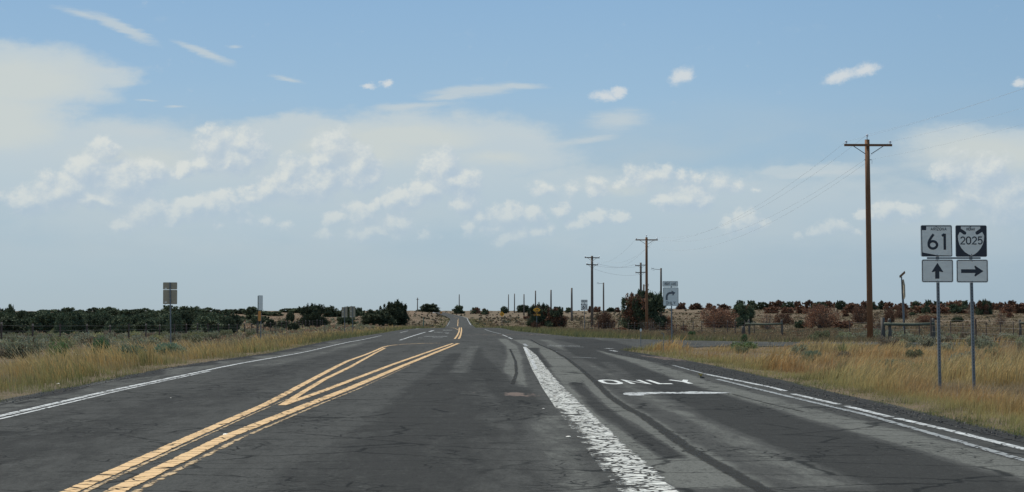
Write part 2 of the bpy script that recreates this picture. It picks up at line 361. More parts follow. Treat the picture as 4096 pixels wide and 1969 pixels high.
M_alu = panelm('sign_back_aluminium', (.40, .33, .22), .55, .8); M_orange = panelm('marker_orange', (.62, .26, .05)); M_solar = mat('solar_panel_back', (.16, .11, .08), .5)

def asphalt():
    m = mat('asphalt', rough=1.0, spec=.08); g = G(m); P = g.pos()
    w = g.attr('wear').outputs['Fac']
    big = g.noise(g.pos((.9, .10, 1)), 1.0, 7, .6); mid = g.noise(g.pos((2.2, .5, 1), (5, 2, 0)), 1.6, 8, .68); fine = g.noise(P, 38, 3, .7); agg = g.noise(P, 120, 2, .8); med = g.noise(g.pos((1, .45, 1), (3, 3, 0)), 16, 5, .75)
    t = g.M('ADD', w, g.M('MULTIPLY', g.M('SUBTRACT', big, .5), .55)); t = g.M('ADD', t, g.M('MULTIPLY', g.M('SUBTRACT', mid, .5), .75))
    c = g.mix(g.ss(t, .18, .48), (.035, .0355, .0335), (.062, .063, .059)); c = g.mix(g.ss(t, .50, .80), c, (.122, .125, .114))
    c = g.mix(g.ss(fine, .42, .66, 0, .45), c, (.014, .0145, .0145)); c = g.mix(g.ss(med, .50, .72, 0, .65), c, (.017, .0175, .017)); c = g.mix(g.ss(med, .28, .42, .35, 0), c, (.12, .122, .115)); c = g.mix(g.ss(agg, .62, .78, 0, .5), c, (.15, .15, .14))
    # cracks: blocks of about a metre with finer crazing between
    wv = g.warp(P, g.noise(P, 1.7, 4, .6, True), (.35, .6, 0))
    mp = g.N.new('ShaderNodeMapping'); mp.inputs['Scale'].default_value = (.55, .9, 1); g.L.new(wv, mp.inputs[0])
    c1 = g.vor(mp.outputs[0], 1.0); c2 = g.vor(wv, 3.6)
    cm = g.ss(g.noise(g.pos((1, .4, 1), (7, 7, 0)), .45, 3), .36, .54)
    k1 = g.M('MULTIPLY', g.ss(c1, .005, .026, .75, 0), cm); k2 = g.M('MULTIPLY', g.ss(c2, .01, .05, .8, 0), g.ss(g.noise(g.pos((.8, .3, 1), (2, 9, 0)), .9, 4), .50, .62))
    kk = g.M('MAXIMUM', k1, k2); c = g.mix(kk, c, (.008, .009, .009))
    # reddish dust in the worn hollow beside the line
    dirt = g.attr('dirt').outputs['Fac']; dm = g.ss(g.M('ADD', dirt, g.M('MULTIPLY', g.M('SUBTRACT', mid, .5), 2.4)), .55, .8, 0, .8)
    c = g.mix(dm, c, (.15, .115, .098))
    g.L.new(c, g.b.inputs['Base Color']); h = g.M('SUBTRACT', g.M('ADD', fine, agg), g.M('MULTIPLY', kk, 3)); g.bump(h, .55, .006); return m
M_asph = asphalt()
def paint(name, col, dirty, wear=.5, crack=3.2, edge=.3, cw=.05, fine=.34):
    m = mat(name, rough=.6, spec=.4); g = G(m); P = g.pos(); a = g.attr('edge').outputs['Fac']
    wv = g.warp(P, g.noise(P, 5, 3, .6, True), (.12, .12, 0))
    cr = g.ss(g.vor(wv, crack), cw*.35, cw, 0, 1); cr2 = g.ss(g.vor(wv, crack*2.7), cw*.5, cw*1.6, 0, 1)
    n = g.noise(g.pos((3, 1.2, 1)), 2.2, 8, .72); n2 = g.noise(P, 14, 5, .7)
    keep = g.M('ADD', g.M('MULTIPLY', n, .6), g.M('MULTIPLY', n2, .4))
    keep = g.M('ADD', keep, g.M('MULTIPLY', a, edge))                 # 'edge' attribute: 1 in the sound middle of the stripe
    al = g.ss(keep, wear, wear+.10); al = g.M('MULTIPLY', al, cr)
    al = g.M('MULTIPLY', al, g.M('MAXIMUM', cr2, g.ss(n, fine, fine+.15)))
    c = g.mix(g.ss(n2, .35, .75), col, dirty); g.L.new(c, g.b.inputs['Base Color'])
    tr = g.N.new('ShaderNodeBsdfTransparent'); mx = g.N.new('ShaderNodeMixShader'); g.L.new(al, mx.inputs[0]); g.L.new(tr.outputs[0], mx.inputs[1]); g.L.new(g.b.outputs[0], mx.inputs[2])
    g.L.new(mx.outputs[0], g.N['Material Output'].inputs[0]); return m
M_py = paint('yellow_paint', (.60, .385, .165), (.46, .29, .13), .51, 3.2, .44, .045, .34)
M_pyw = paint('worn_yellow_paint', (.48, .32, .15), (.28, .2, .10), .60, 4.5, .22)
M_pw = paint('cracked_white_paint', (.58, .58, .53), (.36, .36, .33), .53, 5.2, .42, .095, .42)
M_pe = paint('edge_white_paint', (.50, .51, .50), (.30, .31, .30), .50, 3.0, .40, .05, .40)
M_pew = paint('worn_white_paint', (.26, .27, .265), (.17, .175, .17), .56, 5, .3)
M_pl = paint('letter_white_paint', (.56, .57, .54), (.44, .44, .42), .05, 2.5, .9, .012, -.2)
def sealer():
    m = mat('crack_sealer', rough=.95, spec=.05); g = G(m); a = g.attr('edge').outputs['Fac']; n = g.noise(g.pos((1, .5, 1)), 4, 6, .7)
    al = g.ss(g.M('ADD', g.M('MULTIPLY', a, .6), n), .55, .95, 0, .75); g.L.new(g.mix(n, (.022, .0225, .022), (.044, .045, .043)), g.b.inputs['Base Color'])
    tr = g.N.new('ShaderNodeBsdfTransparent'); mx = g.N.new('ShaderNodeMixShader'); g.L.new(al, mx.inputs[0]); g.L.new(tr.outputs[0], mx.inputs[1]); g.L.new(g.b.outputs[0], mx.inputs[2])
    g.L.new(mx.outputs[0], g.N['Material Output'].inputs[0]); return m
M_seal = sealer()
def ground_mat():
    m = mat('dry_ground', rough=.95, spec=.1); g = G(m); P = g.pos()
    n1 = g.noise(P, .035, 6, .6); n2 = g.noise(g.pos((1, 1, 1), (30, 4, 0)), .22, 7, .65); n3 = g.noise(P, 2.4, 6, .7)
    c = g.mix(g.ss(n2, .35, .65), (.128, .097, .063), (.097, .081, .054)); c = g.mix(g.ss(n1, .42, .62), c, (.140, .102, .068))
    c = g.mix(g.ss(n3, .5, .75, 0, .55), c, (.075, .064, .042)); c = g.mix(g.ss(n3, .28, .4, .5, 0), c, (.165, .125, .085))
    # sparse sage and scrub read as grey green blots on the far slopes
    v = g.noise(g.pos((1, .45, 1), (11, 3, 0)), .35, 6, .7); c = g.mix(g.ss(v, .58, .70, 0, .5), c, (.062, .068, .046))
    v2 = g.noise(g.pos((1, .5, 1), (1, 23, 0)), .9, 5, .7); c = g.mix(g.ss(v2, .60, .72, 0, .6), c, (.09, .06, .042))
    x = g.N.new('ShaderNodeSeparateXYZ'); g.L.new(P, x.inputs[0])
    left = g.ss(g.M('ADD', x.outputs[0], g.M('MULTIPLY', n1, 12)), -16, 2, 1, 0); red = g.M('MULTIPLY', left, g.ss(n2, .5, .62))
    c = g.mix(g.M('MULTIPLY', red, .7), c, (.22, .125, .085))
    g.L.new(c, g.b.inputs['Base Color']); g.bump(n3, .8, .12); return m
M_ground = ground_mat()
def gravel_mat():
    m = mat('dark_gravel', rough=.9, spec=.2); g = G(m); P = g.pos(); n = g.vor(P, 28, 'F1'); f = g.noise(P, 60, 3, .8); b = g.noise(P, 1.2, 5, .6)
    c = g.mix(g.ss(n, .2, .7), (.055, .055, .052), (.018, .018, .018)); c = g.mix(g.ss(f, .6, .75, 0, .6), c, (.13, .12, .11)); c = g.mix(g.ss(b, .56, .7, 0, .6), c, (.16, .12, .085))
    g.L.new(c, g.b.inputs['Base Color']); g.bump(n, .9, .03); return m
M_gravel = gravel_mat()

# ------------------------------------------------------------------ ground
def build_ground():
    Ys = np.concatenate([np.linspace(-60, 12, 20), np.geomspace(12.8, 7000, 330)])
    t = np.linspace(-1, 1, 261); t = np.sign(t)*(.25*np.abs(t)+.75*np.abs(t)**2.6)
    Wd = 160 + .75*np.clip(Ys, 0, None)
    X = t[None, :]*Wd[:, None]; Y = np.repeat(Ys[:, None], len(t), 1)
    Z = tz(X, Y) - np.where(inroad(X, Y, .15), .06+.0012*np.clip(Y, 0, 1200), 0)
    nr, nc = X.shape; V = np.stack([X, Y, Z], -1).reshape(-1, 3)
    i = np.arange(nr-1)[:, None]*nc + np.arange(nc-1)[None, :]; Fq = np.stack([i, i+1, i+nc+1, i+nc], -1).reshape(-1, 4)
    me = bpy.data.meshes.new('ground'); me.from_pydata(V.tolist(), [], Fq.tolist()); me.update(); me.polygons.foreach_set('use_smooth', [True]*len(me.polygons)); me.materials.append(M_ground)
    o = bpy.data.objects.new('ground', me); C.objects.link(o); tag(o, kind='structure')
build_ground()

# ------------------------------------------------------------------ road
GP = lambda L_: [gp(*p) for p in L_]
def ribd(X, Y, pts, half):               # signed closeness to a line given as (Y, X) stations
    pts = sorted([(p[1], p[0]) for p in pts]); xc = np.interp(Y, [a for a, b in pts], [b for a, b in pts])
    inside = (Y > pts[0][0]-.5) & (Y < pts[-1][0]+.5)
    return np.clip(1-np.abs(X-xc)/half, 0, 1)*inside
SEAL = [gp(*p) for p in [(2131, 1362), (2168, 1383), (2224, 1405), (2286, 1442), (2348, 1489), (2407, 1539), (2469, 1598), (2534, 1640), (2600, 1672), (2803, 1811), (3035, 1939)]]
WHL = [gp(*p) for p in [(2093, 1391), (2106, 1424), (2131, 1486), (2149, 1517), (2174, 1564), (2224, 1640), (2333, 1789), (2468, 1969)]]
WHR = [gp(*p) for p in [(2101, 1391), (2143, 1424), (2199, 1498), (2217, 1520), (2257, 1564), (2339, 1640), (2487, 1789), (2691, 1969)]]
def road_z(X, Y): return tz0(X, Y) + .03 + .0004*np.clip(np.asarray(Y, float)-150, 0, 900)
def build_road():
    Ys = np.concatenate([np.arange(-60, 8, 2), np.arange(8, 30, .22), np.arange(30, 60, .4), np.arange(60, 110, .5), np.arange(110, 200, 2), np.arange(200, 1200, 8)])
    nc = 190; t = np.linspace(0, 1, nc); Lx = interp(RL, Ys); Rx = interp(RR, Ys)
    core = np.minimum(Rx, 7.0)
    X = np.empty((len(Ys), nc)); k = 160
    X[:, :k] = Lx[:, None] + (core-Lx)[:, None]*np.linspace(0, 1, k)[None, :]
    X[:, k:] = core[:, None] + (np.maximum(Rx, core+.001)-core)[:, None]*(np.linspace(0, 1, nc-k+1)[1:]**1.5)[None, :]
    # ragged asphalt edge
    rag = (fbm(Ys, Ys*0, .9, 12)-.5)*.28*(Ys < 200); X[:, 0] += rag; X[:, 1] = np.maximum(X[:, 1], X[:, 0]+.01)
    Y = np.repeat(Ys[:, None], nc, 1); Z = road_z(X, Y)
    X2 = np.concatenate([X[:, :1]-.12, X, X[:, -1:]+.12], 1); Y2 = np.concatenate([Y[:, :1], Y, Y[:, -1:]], 1); Z2 = np.concatenate([Z[:, :1]-.12, Z, Z[:, -1:]-.12], 1)
    nr, n2 = X2.shape; V = np.stack([X2, Y2, Z2], -1).reshape(-1, 3)
    i = np.arange(nr-1)[:, None]*n2 + np.arange(n2-1)[None, :]; Fq = np.stack([i, i+1, i+n2+1, i+n2], -1).reshape(-1, 4)
    me = bpy.data.meshes.new('road'); me.from_pydata(V.tolist(), [], Fq.tolist()); me.update(); me.polygons.foreach_set('use_smooth', [True]*len(me.polygons)); me.materials.append(M_asph)
    x, y = V[:, 0], V[:, 1]
    w = np.full(len(x), .42)
    def band(pts, half, val, soft=.5, k=1.0):
        nonlocal w
        a = sstep(0, soft, ribd(x, y, pts, half))*k; w = w*(1-a) + val*a
    S = sorted(SEAL, key=lambda p: p[1]); off = lambda P_, d: [(a+d, b) for a, b in P_]
    mid = [(.5*(np.interp(b, [q[1] for q in sorted(WHR, key=lambda q: q[1])], [q[0] for q in sorted(WHR, key=lambda q: q[1])]) + a), b) for a, b in S]
    w = np.where(x < -5.9, .62, w)                                   # pale left shoulder
    w = np.where(x < -6.55+.3*np.sin(y*.7), .15, w)
    band([(-4.1, 12), (-4.1, 90)], 1.5, .30, .8)
    band([(-4.9, 45), (-4.7, 120)], .7, .6, .8)
    band([(-.4, 10), (-.2, 30), (.3, 60)], 1.1, .20, .7)             # dark oily middle of the through lane
    band([(-1.6, 10), (-1.4, 20), (-.7, 40), (-.2, 60)], .35, .45, .8)
    band([(.9, 12), (1.0, 24), (1.3, 34), (1.9, 50), (2.3, 75)], .38, .30, .6)
    band([(1.15, 32), (1.5, 42), (2.0, 55), (2.6, 76), (3.0, 110)], .34, .85, .6)
    band([(1.05, 26), (.7, 55), (.9, 70)], .42, .12, .5, .8)
    band([(.2, 40), (.6, 60), (1.0, 75)], .3, .75, .6, .7)
    band([(.95, 12), (1.05, 18), (1.2, 22)], .35, .72, .7, .8)
    band(mid, .48, .90, .5)                                          # fresh pale band between the wide line and the seam
    band([(2.3, 44), (2.9, 62), (3.3, 70)], .3, .12, .5)
    band([(2.0, 16), (2.05, 24), (2.35, 33)], .18, .15, .6)
    band(off(S, .62), .45, .70, .7)
    band([(3.7, 11), (3.75, 22), (4.0, 34), (4.7, 60), (5.4, 76)], .72, .10, .45)
    band([(4.75, 11), (4.7, 22), (4.75, 34), (5.4, 52), (5.8, 66)], .42, .82, .6)
    band([(3.2, 24), (3.5, 34), (4.3, 48)], .3, .55, .8, .6)
    w = np.where((x > 5.66), .12, w)
    w = np.where(y > 98, .40, w); w = np.where(y > 210, .5, w)
    w = np.where((x > 8) & (y > 68) & (y < 112), .50, w)
    a = me.attributes.new('wear', 'FLOAT', 'POINT'); a.data.foreach_set('value', w.astype(np.float32))
    ga = lambda cx, cy, sx, sy, k: k*np.exp(-((x-cx)/sx)**4-((y-cy)/sy)**4)
    dd = np.maximum.reduce([ga(1.12, 28.5, .34, .95, .78), ga(.62, 29.2, .5, .35, .45), ga(1.7, 28.3, .5, .9, .42), ga(6.75, 55, .5, 6, .75), ga(4.5, 120, 5, 7, .52), (x < -6.55)*.2, ((x > 6.3) & (y < 50))*.34])
    a = me.attributes.new('dirt', 'FLOAT', 'POINT'); a.data.foreach_set('value', dd.astype(np.float32))
    o = bpy.data.objects.new('road', me); C.objects.link(o); tag(o, kind='structure')
build_road()

ZL = [0]
def ribbon(name, Lp, Rp, m, label, z=.004, step=.5, ef=None):
    """painted strip between two station lines (lists of ground points from far to near or near to far)"""
    def res(P_):
        P_ = [Vector(p) for p in P_]; d = [0]
        for a, b in zip(P_, P_[1:]): d.append(d[-1]+(b-a).length)
        return P_, d
    n = max(2, int(max((Vector(Lp[i+1])-Vector(Lp[i])).length for i in range(len(Lp)-1))*0+sum((Vector(Lp[i+1])-Vector(Lp[i])).length for i in range(len(Lp)-1))/step))
    n = min(n, 260)
    def samp(P_):
        V_, d = res(P_); s = np.linspace(0, d[-1], n+1)
        return np.interp(s, d, [v.x for v in V_]), np.interp(s, d, [v.y for v in V_])
    lx, ly = samp(Lp); rx, ry = samp(Rp); K = 7; ts = np.linspace(0, 1, K)
    X = lx[:, None]*(1-ts)+rx[:, None]*ts; Y = ly[:, None]*(1-ts)+ry[:, None]*ts
    ZL[0] = (ZL[0]+1) % 5
    Z = road_z(X, Y)+z+.0004*ZL[0]+.00004*np.clip(Y, 0, 1500)
    E = np.repeat((1-np.abs(2*ts-1))[None, :], n+1, 0)**.6
    if ef: E = ef(ts[None, :]+0*X, Y)
    V = np.stack([X, Y, Z], -1).reshape(-1, 3); i = np.arange(n)[:, None]*K+np.arange(K-1)[None, :]; Fq = np.stack([i, i+1, i+K+1, i+K], -1).reshape(-1, 4)
    me = bpy.data.meshes.new(name); me.from_pydata(V.tolist(), [], Fq.tolist()); me.update(); me.materials.append(m)
    a = me.attributes.new('edge', 'FLOAT', 'POINT'); a.data.foreach_set('value', E.reshape(-1).astype(np.float32))
    o = bpy.data.objects.new(name, me); C.objects.link(o); return tag(o, kind='structure')
def line(name, pts, w, m, label, z=.004, step=.5, w2=None):
    w2 = w2 or w; n = len(pts); Lp = []; Rp = []
    for i, p in enumerate(pts):
        a = Vector(pts[max(i-1, 0)]); b = Vector(pts[min(i+1, n-1)]); t = (b-a).normalized(); nn = Vector((-t.y, t.x)); h = (w+(w2-w)*i/(n-1))/2
        Lp.append(tuple(Vector(p)+nn*h)); Rp.append(tuple(Vector(p)-nn*h))
    return ribbon(name, Lp, Rp, m, label, z, step)
# yellow
line('yellow_marking', [(-2.74, 5), (-2.76, 9)] + GP([(326, 1963), (679, 1800), (1065, 1626), (1391, 1447), (1534, 1387)]), .14, M_py, '')
line('yellow_marking', GP([(1534, 1387), (1560, 1383), (1593, 1381), (1698, 1377), (1761, 1376)]), .17, M_py, '')
line('yellow_marking', [(-2.60, 5)] + GP([(385, 1963), (728, 1800), (1000, 1672), (1150, 1605)]), .09, M_pyw, '', .0035, w2=.03)
line('yellow_marking', [(-2.42, 5)] + GP([(489, 1969), (902, 1762), (1237, 1626), (1400, 1561), (1626, 1463), (1833, 1377)]), .17, M_py, '')
line('yellow_marking', [(-2.30, 5)] + GP([(570, 1969), (970, 1762), (1280, 1626), (1440, 1561), (1640, 1467)]), .13, M_pyw, '', .0035, w2=.03)
line('yellow_marking', GP([(1130, 1629), (1215, 1600), (1300, 1569), (1572, 1463), (1811, 1377)]), .14, M_py, '')
line('yellow_marking', GP([(1128, 1631), (1215, 1575), (1300, 1523), (1400, 1474), (1500, 1412), (1540, 1392)]), .12, M_py, '')
line('yellow_marking', GP([(1819, 1359), (1829, 1345), (1836, 1330), (1838, 1312)]), .12, M_py, '', .006)
line('yellow_marking', GP([(1835, 1359), (1842, 1345), (1846, 1325), (1845, 1312)]), .12, M_py, '', .006)
line('yellow_marking', GP([(1833, 1323), (1815, 1317), (1791, 1312)]), .2, M_pyw, '', .006)
# white
ribbon('white_lane_marking', [(1.10, 5)] + [(x-.01, y) for x, y in WHL[::-1]], [(1.44, 5)] + [(x+.03, y) for x, y in WHR[::-1]], M_pw, '', step=.35,
       ef=lambda t, Y: np.clip(np.minimum(np.where(Y < 24, .05+1.45*np.clip(t-.15, 0, 1)**.8, .45+1.4*t), 3.2*(1-t)), 0, 1))
line('white_lane_marking', GP([(2098, 1393), (2108, 1413), (2121, 1432)]), .11, M_pe, '', .008)
line('white_lane_marking', GP([(2126, 1445), (2137, 1470), (2143, 1483)]), .10, M_pe, '', .008)
line('white_lane_marking', GP([(2072, 1379), (2096, 1379), (2106, 1388)]), .2, M_pew, '', .008)
EL = GP([(1525, 1340), (1400, 1360), (1141, 1414), (815, 1490), (435, 1572), (0, 1675)]) + [(-5.75, 5)]
line('edge_marking', EL, .13, M_pe, ''); line('edge_marking', [(x+.16, y) for x, y in EL if y < 60], .07, M_pe, '', .0035)
line('edge_marking', GP([(1600, 1332), (1632, 1325)]), .12, M_pe, ''); line('edge_marking', GP([(1660, 1317), (1678, 1314)]), .14, M_pe, '')
for a in ([(2821, 1503), (2908, 1521), (3088, 1558), (3140, 1573)], [(3172, 1584.5), (3355, 1627)], [(3385, 1634), (3564, 1680)], [(3585, 1684), (3785, 1731), (4096, 1811)]):
    q = GP(a); line('edge_marking', q + ([(5.4, 5)] if a[-1][0] > 4000 else []), .12, M_pe, '')
line('edge_marking', GP([(2690, 1466), (2760, 1486), (2821, 1503)]), .10, M_pew, '')
line('edge_marking', GP([(2870, 1524), (3000, 1557), (3157, 1596), (3471, 1672), (4096, 1857)]) + [(4.95, 5)], .13, M_pew, '')
line('edge_marking', GP([(2424, 1393), (2450, 1394)]), .35, M_pe, '', step=.1); line('edge_marking', GP([(2443, 1401), (2468, 1405)]), .2, M_pe, '', step=.1)
line('stop_marking', GP([(2187, 1386), (2320, 1386)]), .35, M_pe, '', step=.2); line('stop_marking', GP([(2190, 1389.5), (2336, 1389.5)]), .30, M_pew, '', .007, step=.2)
line('stop_marking', GP([(2224, 1436), (2258, 1436)]), .2, M_pew, '', step=.2); line('stop_marking', GP([(2286, 1433), (2335, 1434), (2382, 1436)]), .25, M_pew, '', step=.2)
line('turn_lane_marking', GP([(1600, 1363), (1702, 1331)]), .15, M_pe, ''); line('turn_lane_marking', GP([(1717, 1329), (1733, 1324)]), .25, M_pe, '')
for a, b, y, w in ((1696, 1788, 1348.3, 1.1), (1729, 1771, 1354, .6), (1672, 1690, 1355, .6), (1737, 1770, 1331.5, 1.4), (1778, 1798, 1332, 1.2), (1770, 1810, 1324, 1.6), (1782, 1796, 1337, 1.0)):
    line('turn_lane_marking', GP([(a, y), (b, y)]), w, M_pe, '', .007, step=.2)
line('dashed_marking', GP([(2010, 1342), (2030, 1350)]), .10, M_pe, ''); line('dashed_marking', GP([(2034, 1353), (2049, 1359)]), .12, M_pe, ''); line('dashed_marking', GP([(1938, 1321), (1965, 1329), (2003, 1338)]), .12, M_pew, '')
# sealed seam across the turning lane, and smaller dark smears
line('sealed_seam', [(x-.10, y) for x, y in SEAL] + [(2.27, 9), (2.2, 4)], .13, M_seal, '', .003, w2=.20)
line('sealed_seam', GP([(2040, 1400), (2062, 1450), (2066, 1500), (2050, 1545)]), .10, M_seal, '', .003)
line('sealed_seam', GP([(2930, 1585), (3060, 1620), (3215, 1657)]), .05, M_seal, '', .003)

# far markings over the rise
fy = [480, 520, 560, 600, 650, 700]; ctr = lambda y: float((interp(RL, y)+interp(RR, y))/2)
line('yellow_marking', [(ctr(y)-.35, y) for y in fy], .22, M_py, '', .02, 4); 
line('yellow_marking', [(ctr(y)-.25, y) for y in (700, 740, 800, 860)], .22, M_pyw, '', .03, 4)
line('edge_marking', [(float(interp(RR, y))-.4, y) for y in fy + [740, 780, 820, 900]], .2, M_pe, '', .02, 4)
line('edge_marking', [(float(interp(RL, y))+.4, y) for y in (490, 530, 570, 620)], .20, M_pew, '', .02, 4)

# ------------------------------------------------------------------ stroke lettering
def arc(cx, cy, rx, ry, a0, a1, n=10): return [(cx+rx*math.cos(R(a0+(a1-a0)*i/n)), cy+ry*math.sin(R(a0+(a1-a0)*i/n))) for i in range(n+1)]
GL = {
 'A': (.72, [[(0, 0), (.36, 1), (.72, 0)], [(.13, .33), (.59, .33)]]), 'R': (.6, [[(0, 0), (0, 1)], [(0, 1)]+arc(.34, .74, .26, .26, 90, -90)+[(0, .48)], [(.3, .48), (.6, 0)]]),
 'I': (.0, [[(0, 0), (0, 1)]]), 'Z': (.6, [[(0, 1), (.6, 1), (0, 0), (.6, 0)]]), 'O': (.62, [arc(.31, .69, .31, .31, 0, 180)+arc(.31, .31, .31, .31, 180, 360)+[(.62, .69)]]),
 'N': (.6, [[(0, 0), (0, 1), (.6, 0), (.6, 1)]]), 'D': (.6, [[(0, 0), (0, 1), (.25, 1)]+arc(.25, .65, .35, .35, 90, 0)+arc(.25, .35, .35, .35, 0, -90)+[(0, 0)]]),
 'G': (.62, [arc(.31, .69, .31, .31, 20, 180)+arc(.31, .31, .31, .31, 180, 360)+[(.62, .48), (.36, .48)]]), 'H': (.6, [[(0, 0), (0, 1)], [(.6, 0), (.6, 1)], [(0, .5), (.6, .5)]]),
 'T': (.56, [[(0, 1), (.56, 1)], [(.28, 0), (.28, 1)]]), 'L': (.5, [[(0, 1), (0, 0), (.5, 0)]]), 'E': (.52, [[(.52, 1), (0, 1), (0, 0), (.52, 0)], [(0, .5), (.44, .5)]]),
 'F': (.52, [[(.52, 1), (0, 1), (0, 0)], [(0, .5), (.44, .5)]]), 'M': (.75, [[(0, 0), (0, 1), (.375, .3), (.75, 1), (.75, 0)]]),
 'Y': (.66, [[(0, 1), (.33, .48), (.66, 1)], [(.33, .48), (.33, 0)]]), 'S': (.58, [arc(.29, .74, .28, .26, 25, 270, 10)+arc(.29, .25, .29, .25, 90, -155, 10)]),
 'U': (.6, [[(0, 1), (0, .3)]+arc(.3, .3, .3, .3, 180, 360)+[(.6, 1)]]), ' ': (.35, []),
 '2': (.6, [arc(.3, .7, .3, .3, 165, -25, 10)+[(0, 0), (.62, 0)]]), '0': (.6, [arc(.3, .66, .3, .34, 0, 180)+arc(.3, .34, .3, .34, 180, 360)+[(.6, .66)]]),
 '5': (.6, [[(.55, 1), (.1, 1), (.04, .55)]+arc(.29, .33, .3, .33, 120, -150, 12)]), '6': (.6, [arc(.3, .3, .3, .3, 0, 360, 18), [(.0, .3), (.06, .55), (.22, .82), (.42, 1.02)]]), '1': (.22, [[(0, .86), (.2, 1), (.2, 0)]]) }
def strokes(pl, w):
    """offset a polyline to a strip of quads"""
    P_ = [Vector(p) for p in pl]; closed = (P_[0]-P_[-1]).length < 1e-4 and len(P_) > 3; n = len(P_); out = []
    for i, p in enumerate(P_):
        a = P_[i-1] if i > 0 else (P_[-2] if closed else None); b = P_[i+1] if i < n-1 else (P_[1] if closed else None)
        d1 = (p-a).normalized() if a is not None else (b-p).normalized(); d2 = (b-p).normalized() if b is not None else d1
        n1 = Vector((-d1.y, d1.x)); n2 = Vector((-d2.y, d2.x)); m = (n1+n2)
        m = m.normalized() if m.length > 1e-5 else n1; k = min(1/max(m.dot(n1), .35), 1.9)
        out.append((p+m*k*w/2, p-m*k*w/2))
    return out
def text_polys(s, h, w, gap, xs=1.0):
    """returns list of strips (centred on x=0, baseline 0)"""
    st = []; x = 0
    for ch in s:
        gw, pls = GL[ch]
        for pl in pls: st.append(strokes([(x+a*h*xs, b*h) for a, b in pl], w))
        x += gw*h*xs + gap
    tw = x-gap
    return [[(Vector((a.x-tw/2, a.y)), Vector((b.x-tw/2, b.y))) for a, b in s_] for s_ in st], tw
def add_strips(mb, sts, f):
    for k, st in enumerate(sts):
        vs = []; fs = []
        for a, b in st: vs += [f(a, k), f(b, k)]
        for i in range(len(st)-1): fs.append((2*i, 2*i+1, 2*i+3, 2*i+2))
        mb.add(vs, fs)
# ONLY on the asphalt, and the turn arrow
sts, tw = text_polys('ONLY', 1, .19, .40); mb = MB(); w_ = 1.74/tw
add_strips(mb, sts, lambda a, k: (3.79+a.x*w_, 32.75+a.y*1.95, .0345+.0005*k)); tag(mb.build('pavement_lettering', M_pl), kind='structure')
ar = [(2491, 1584), (2500, 1580), (2560, 1578), (2640, 1576.5), (2700, 1577), (2760, 1574), (2840, 1576), (2930, 1580), (2860, 1583.5), (2760, 1584), (2650, 1582), (2620, 1584.5), (2577, 1586), (2576, 1591), (2520, 1591), (2498, 1588)]
mb = MB(); g_ = GP(ar); mb.add([(x, y, .0345) for x, y in g_], [tuple(range(len(g_)))[::-1]]); o = mb.build('turn_arrow_marking', M_pe); tag(o, kind='structure')
for o_ in bpy.data.objects:
    if o_.name.startswith(('pavement_lettering', 'turn_arrow')):
        a = o_.data.attributes.new('edge', 'FLOAT', 'POINT'); a.data.foreach_set('value', np.full(len(o_.data.vertices), .6, np.float32))

# ------------------------------------------------------------------ signs
def rrect(w, h, r, n=5):
    p = []
    for cx, cy, a in ((w/2-r, h/2-r, 0), (-w/2+r, h/2-r, 90), (-w/2+r, -h/2+r, 180), (w/2-r, -h/2+r, 270)): p += [(cx+r*math.cos(R(a+90*i/n)), cy+r*math.sin(R(a+90*i/n))) for i in range(n+1)]
    return p
def plate(parent, cx, cz, w, h, m=None, r=.035, y=0, t=.004, name='sign_panel'):
    mb = MB(); mb.prism([(a+cx, b+cz) for a, b in rrect(w, h, r)], y, y-t); return mb.build(name, m or M_white, parent)
def flat(parent, polys, y, m, name):
    mb = MB()
    for p in polys: mb.add([(a, y, b) for a, b in p], [tuple(range(len(p)))])
    return mb.build(name, m, parent)
def border(parent, cx, cz, w, h, y, bw=.012, ins=.012, r=.03):
    o = rrect(w-2*ins, h-2*ins, r); i = rrect(w-2*ins-2*bw, h-2*ins-2*bw, max(r-bw, .005)); n = len(o); mb = MB()
    mb.add([(a+cx, y, b+cz) for a, b in o] + [(a+cx, y, b+cz) for a, b in i], [(k, (k+1) % n, n+(k+1) % n, n+k) for k in range(n)]); return mb.build('border', M_black, parent)
def legend(parent, s, cx, cz, h, w, gap, xs=1, y=-.0075, m=None, name='lettering'):
    sts, tw = text_polys(s, h, w, gap, xs); mb = MB(); add_strips(mb, sts, lambda a, k: (cx+a.x, y-.0003*k, cz+a.y)); return mb.build(name, m or M_black, parent)
def bolts(parent, pts, y=-.012):
    for x, z in pts: mb = MB(); mb.tube([(x, y+.006, z), (x, y-.003, z)], .011, 8); mb.build('bolt', M_galv, parent)
def upost(parent, x, z0, z1, tx=0, r=.028, y=.03, holes=True):
    mb = MB(); mb.tube([(x+tx, y, z0), (x, y, z1)], r*1.3, 4, sq=True)
    if holes:
        hb = mb; mb.cur = 1; n = int((z1-z0-.25)/.06)
        for k in range(n):
            z = z0+.25+k*.06; xx = x+tx*(1-(z-z0)/(z1-z0)); hb.box((xx, y-r*.93, z), (.014, .003, .022))
    return mb.build('post', M_galv, parent, mat2=M_hardware)
def local(p, root): return p-root
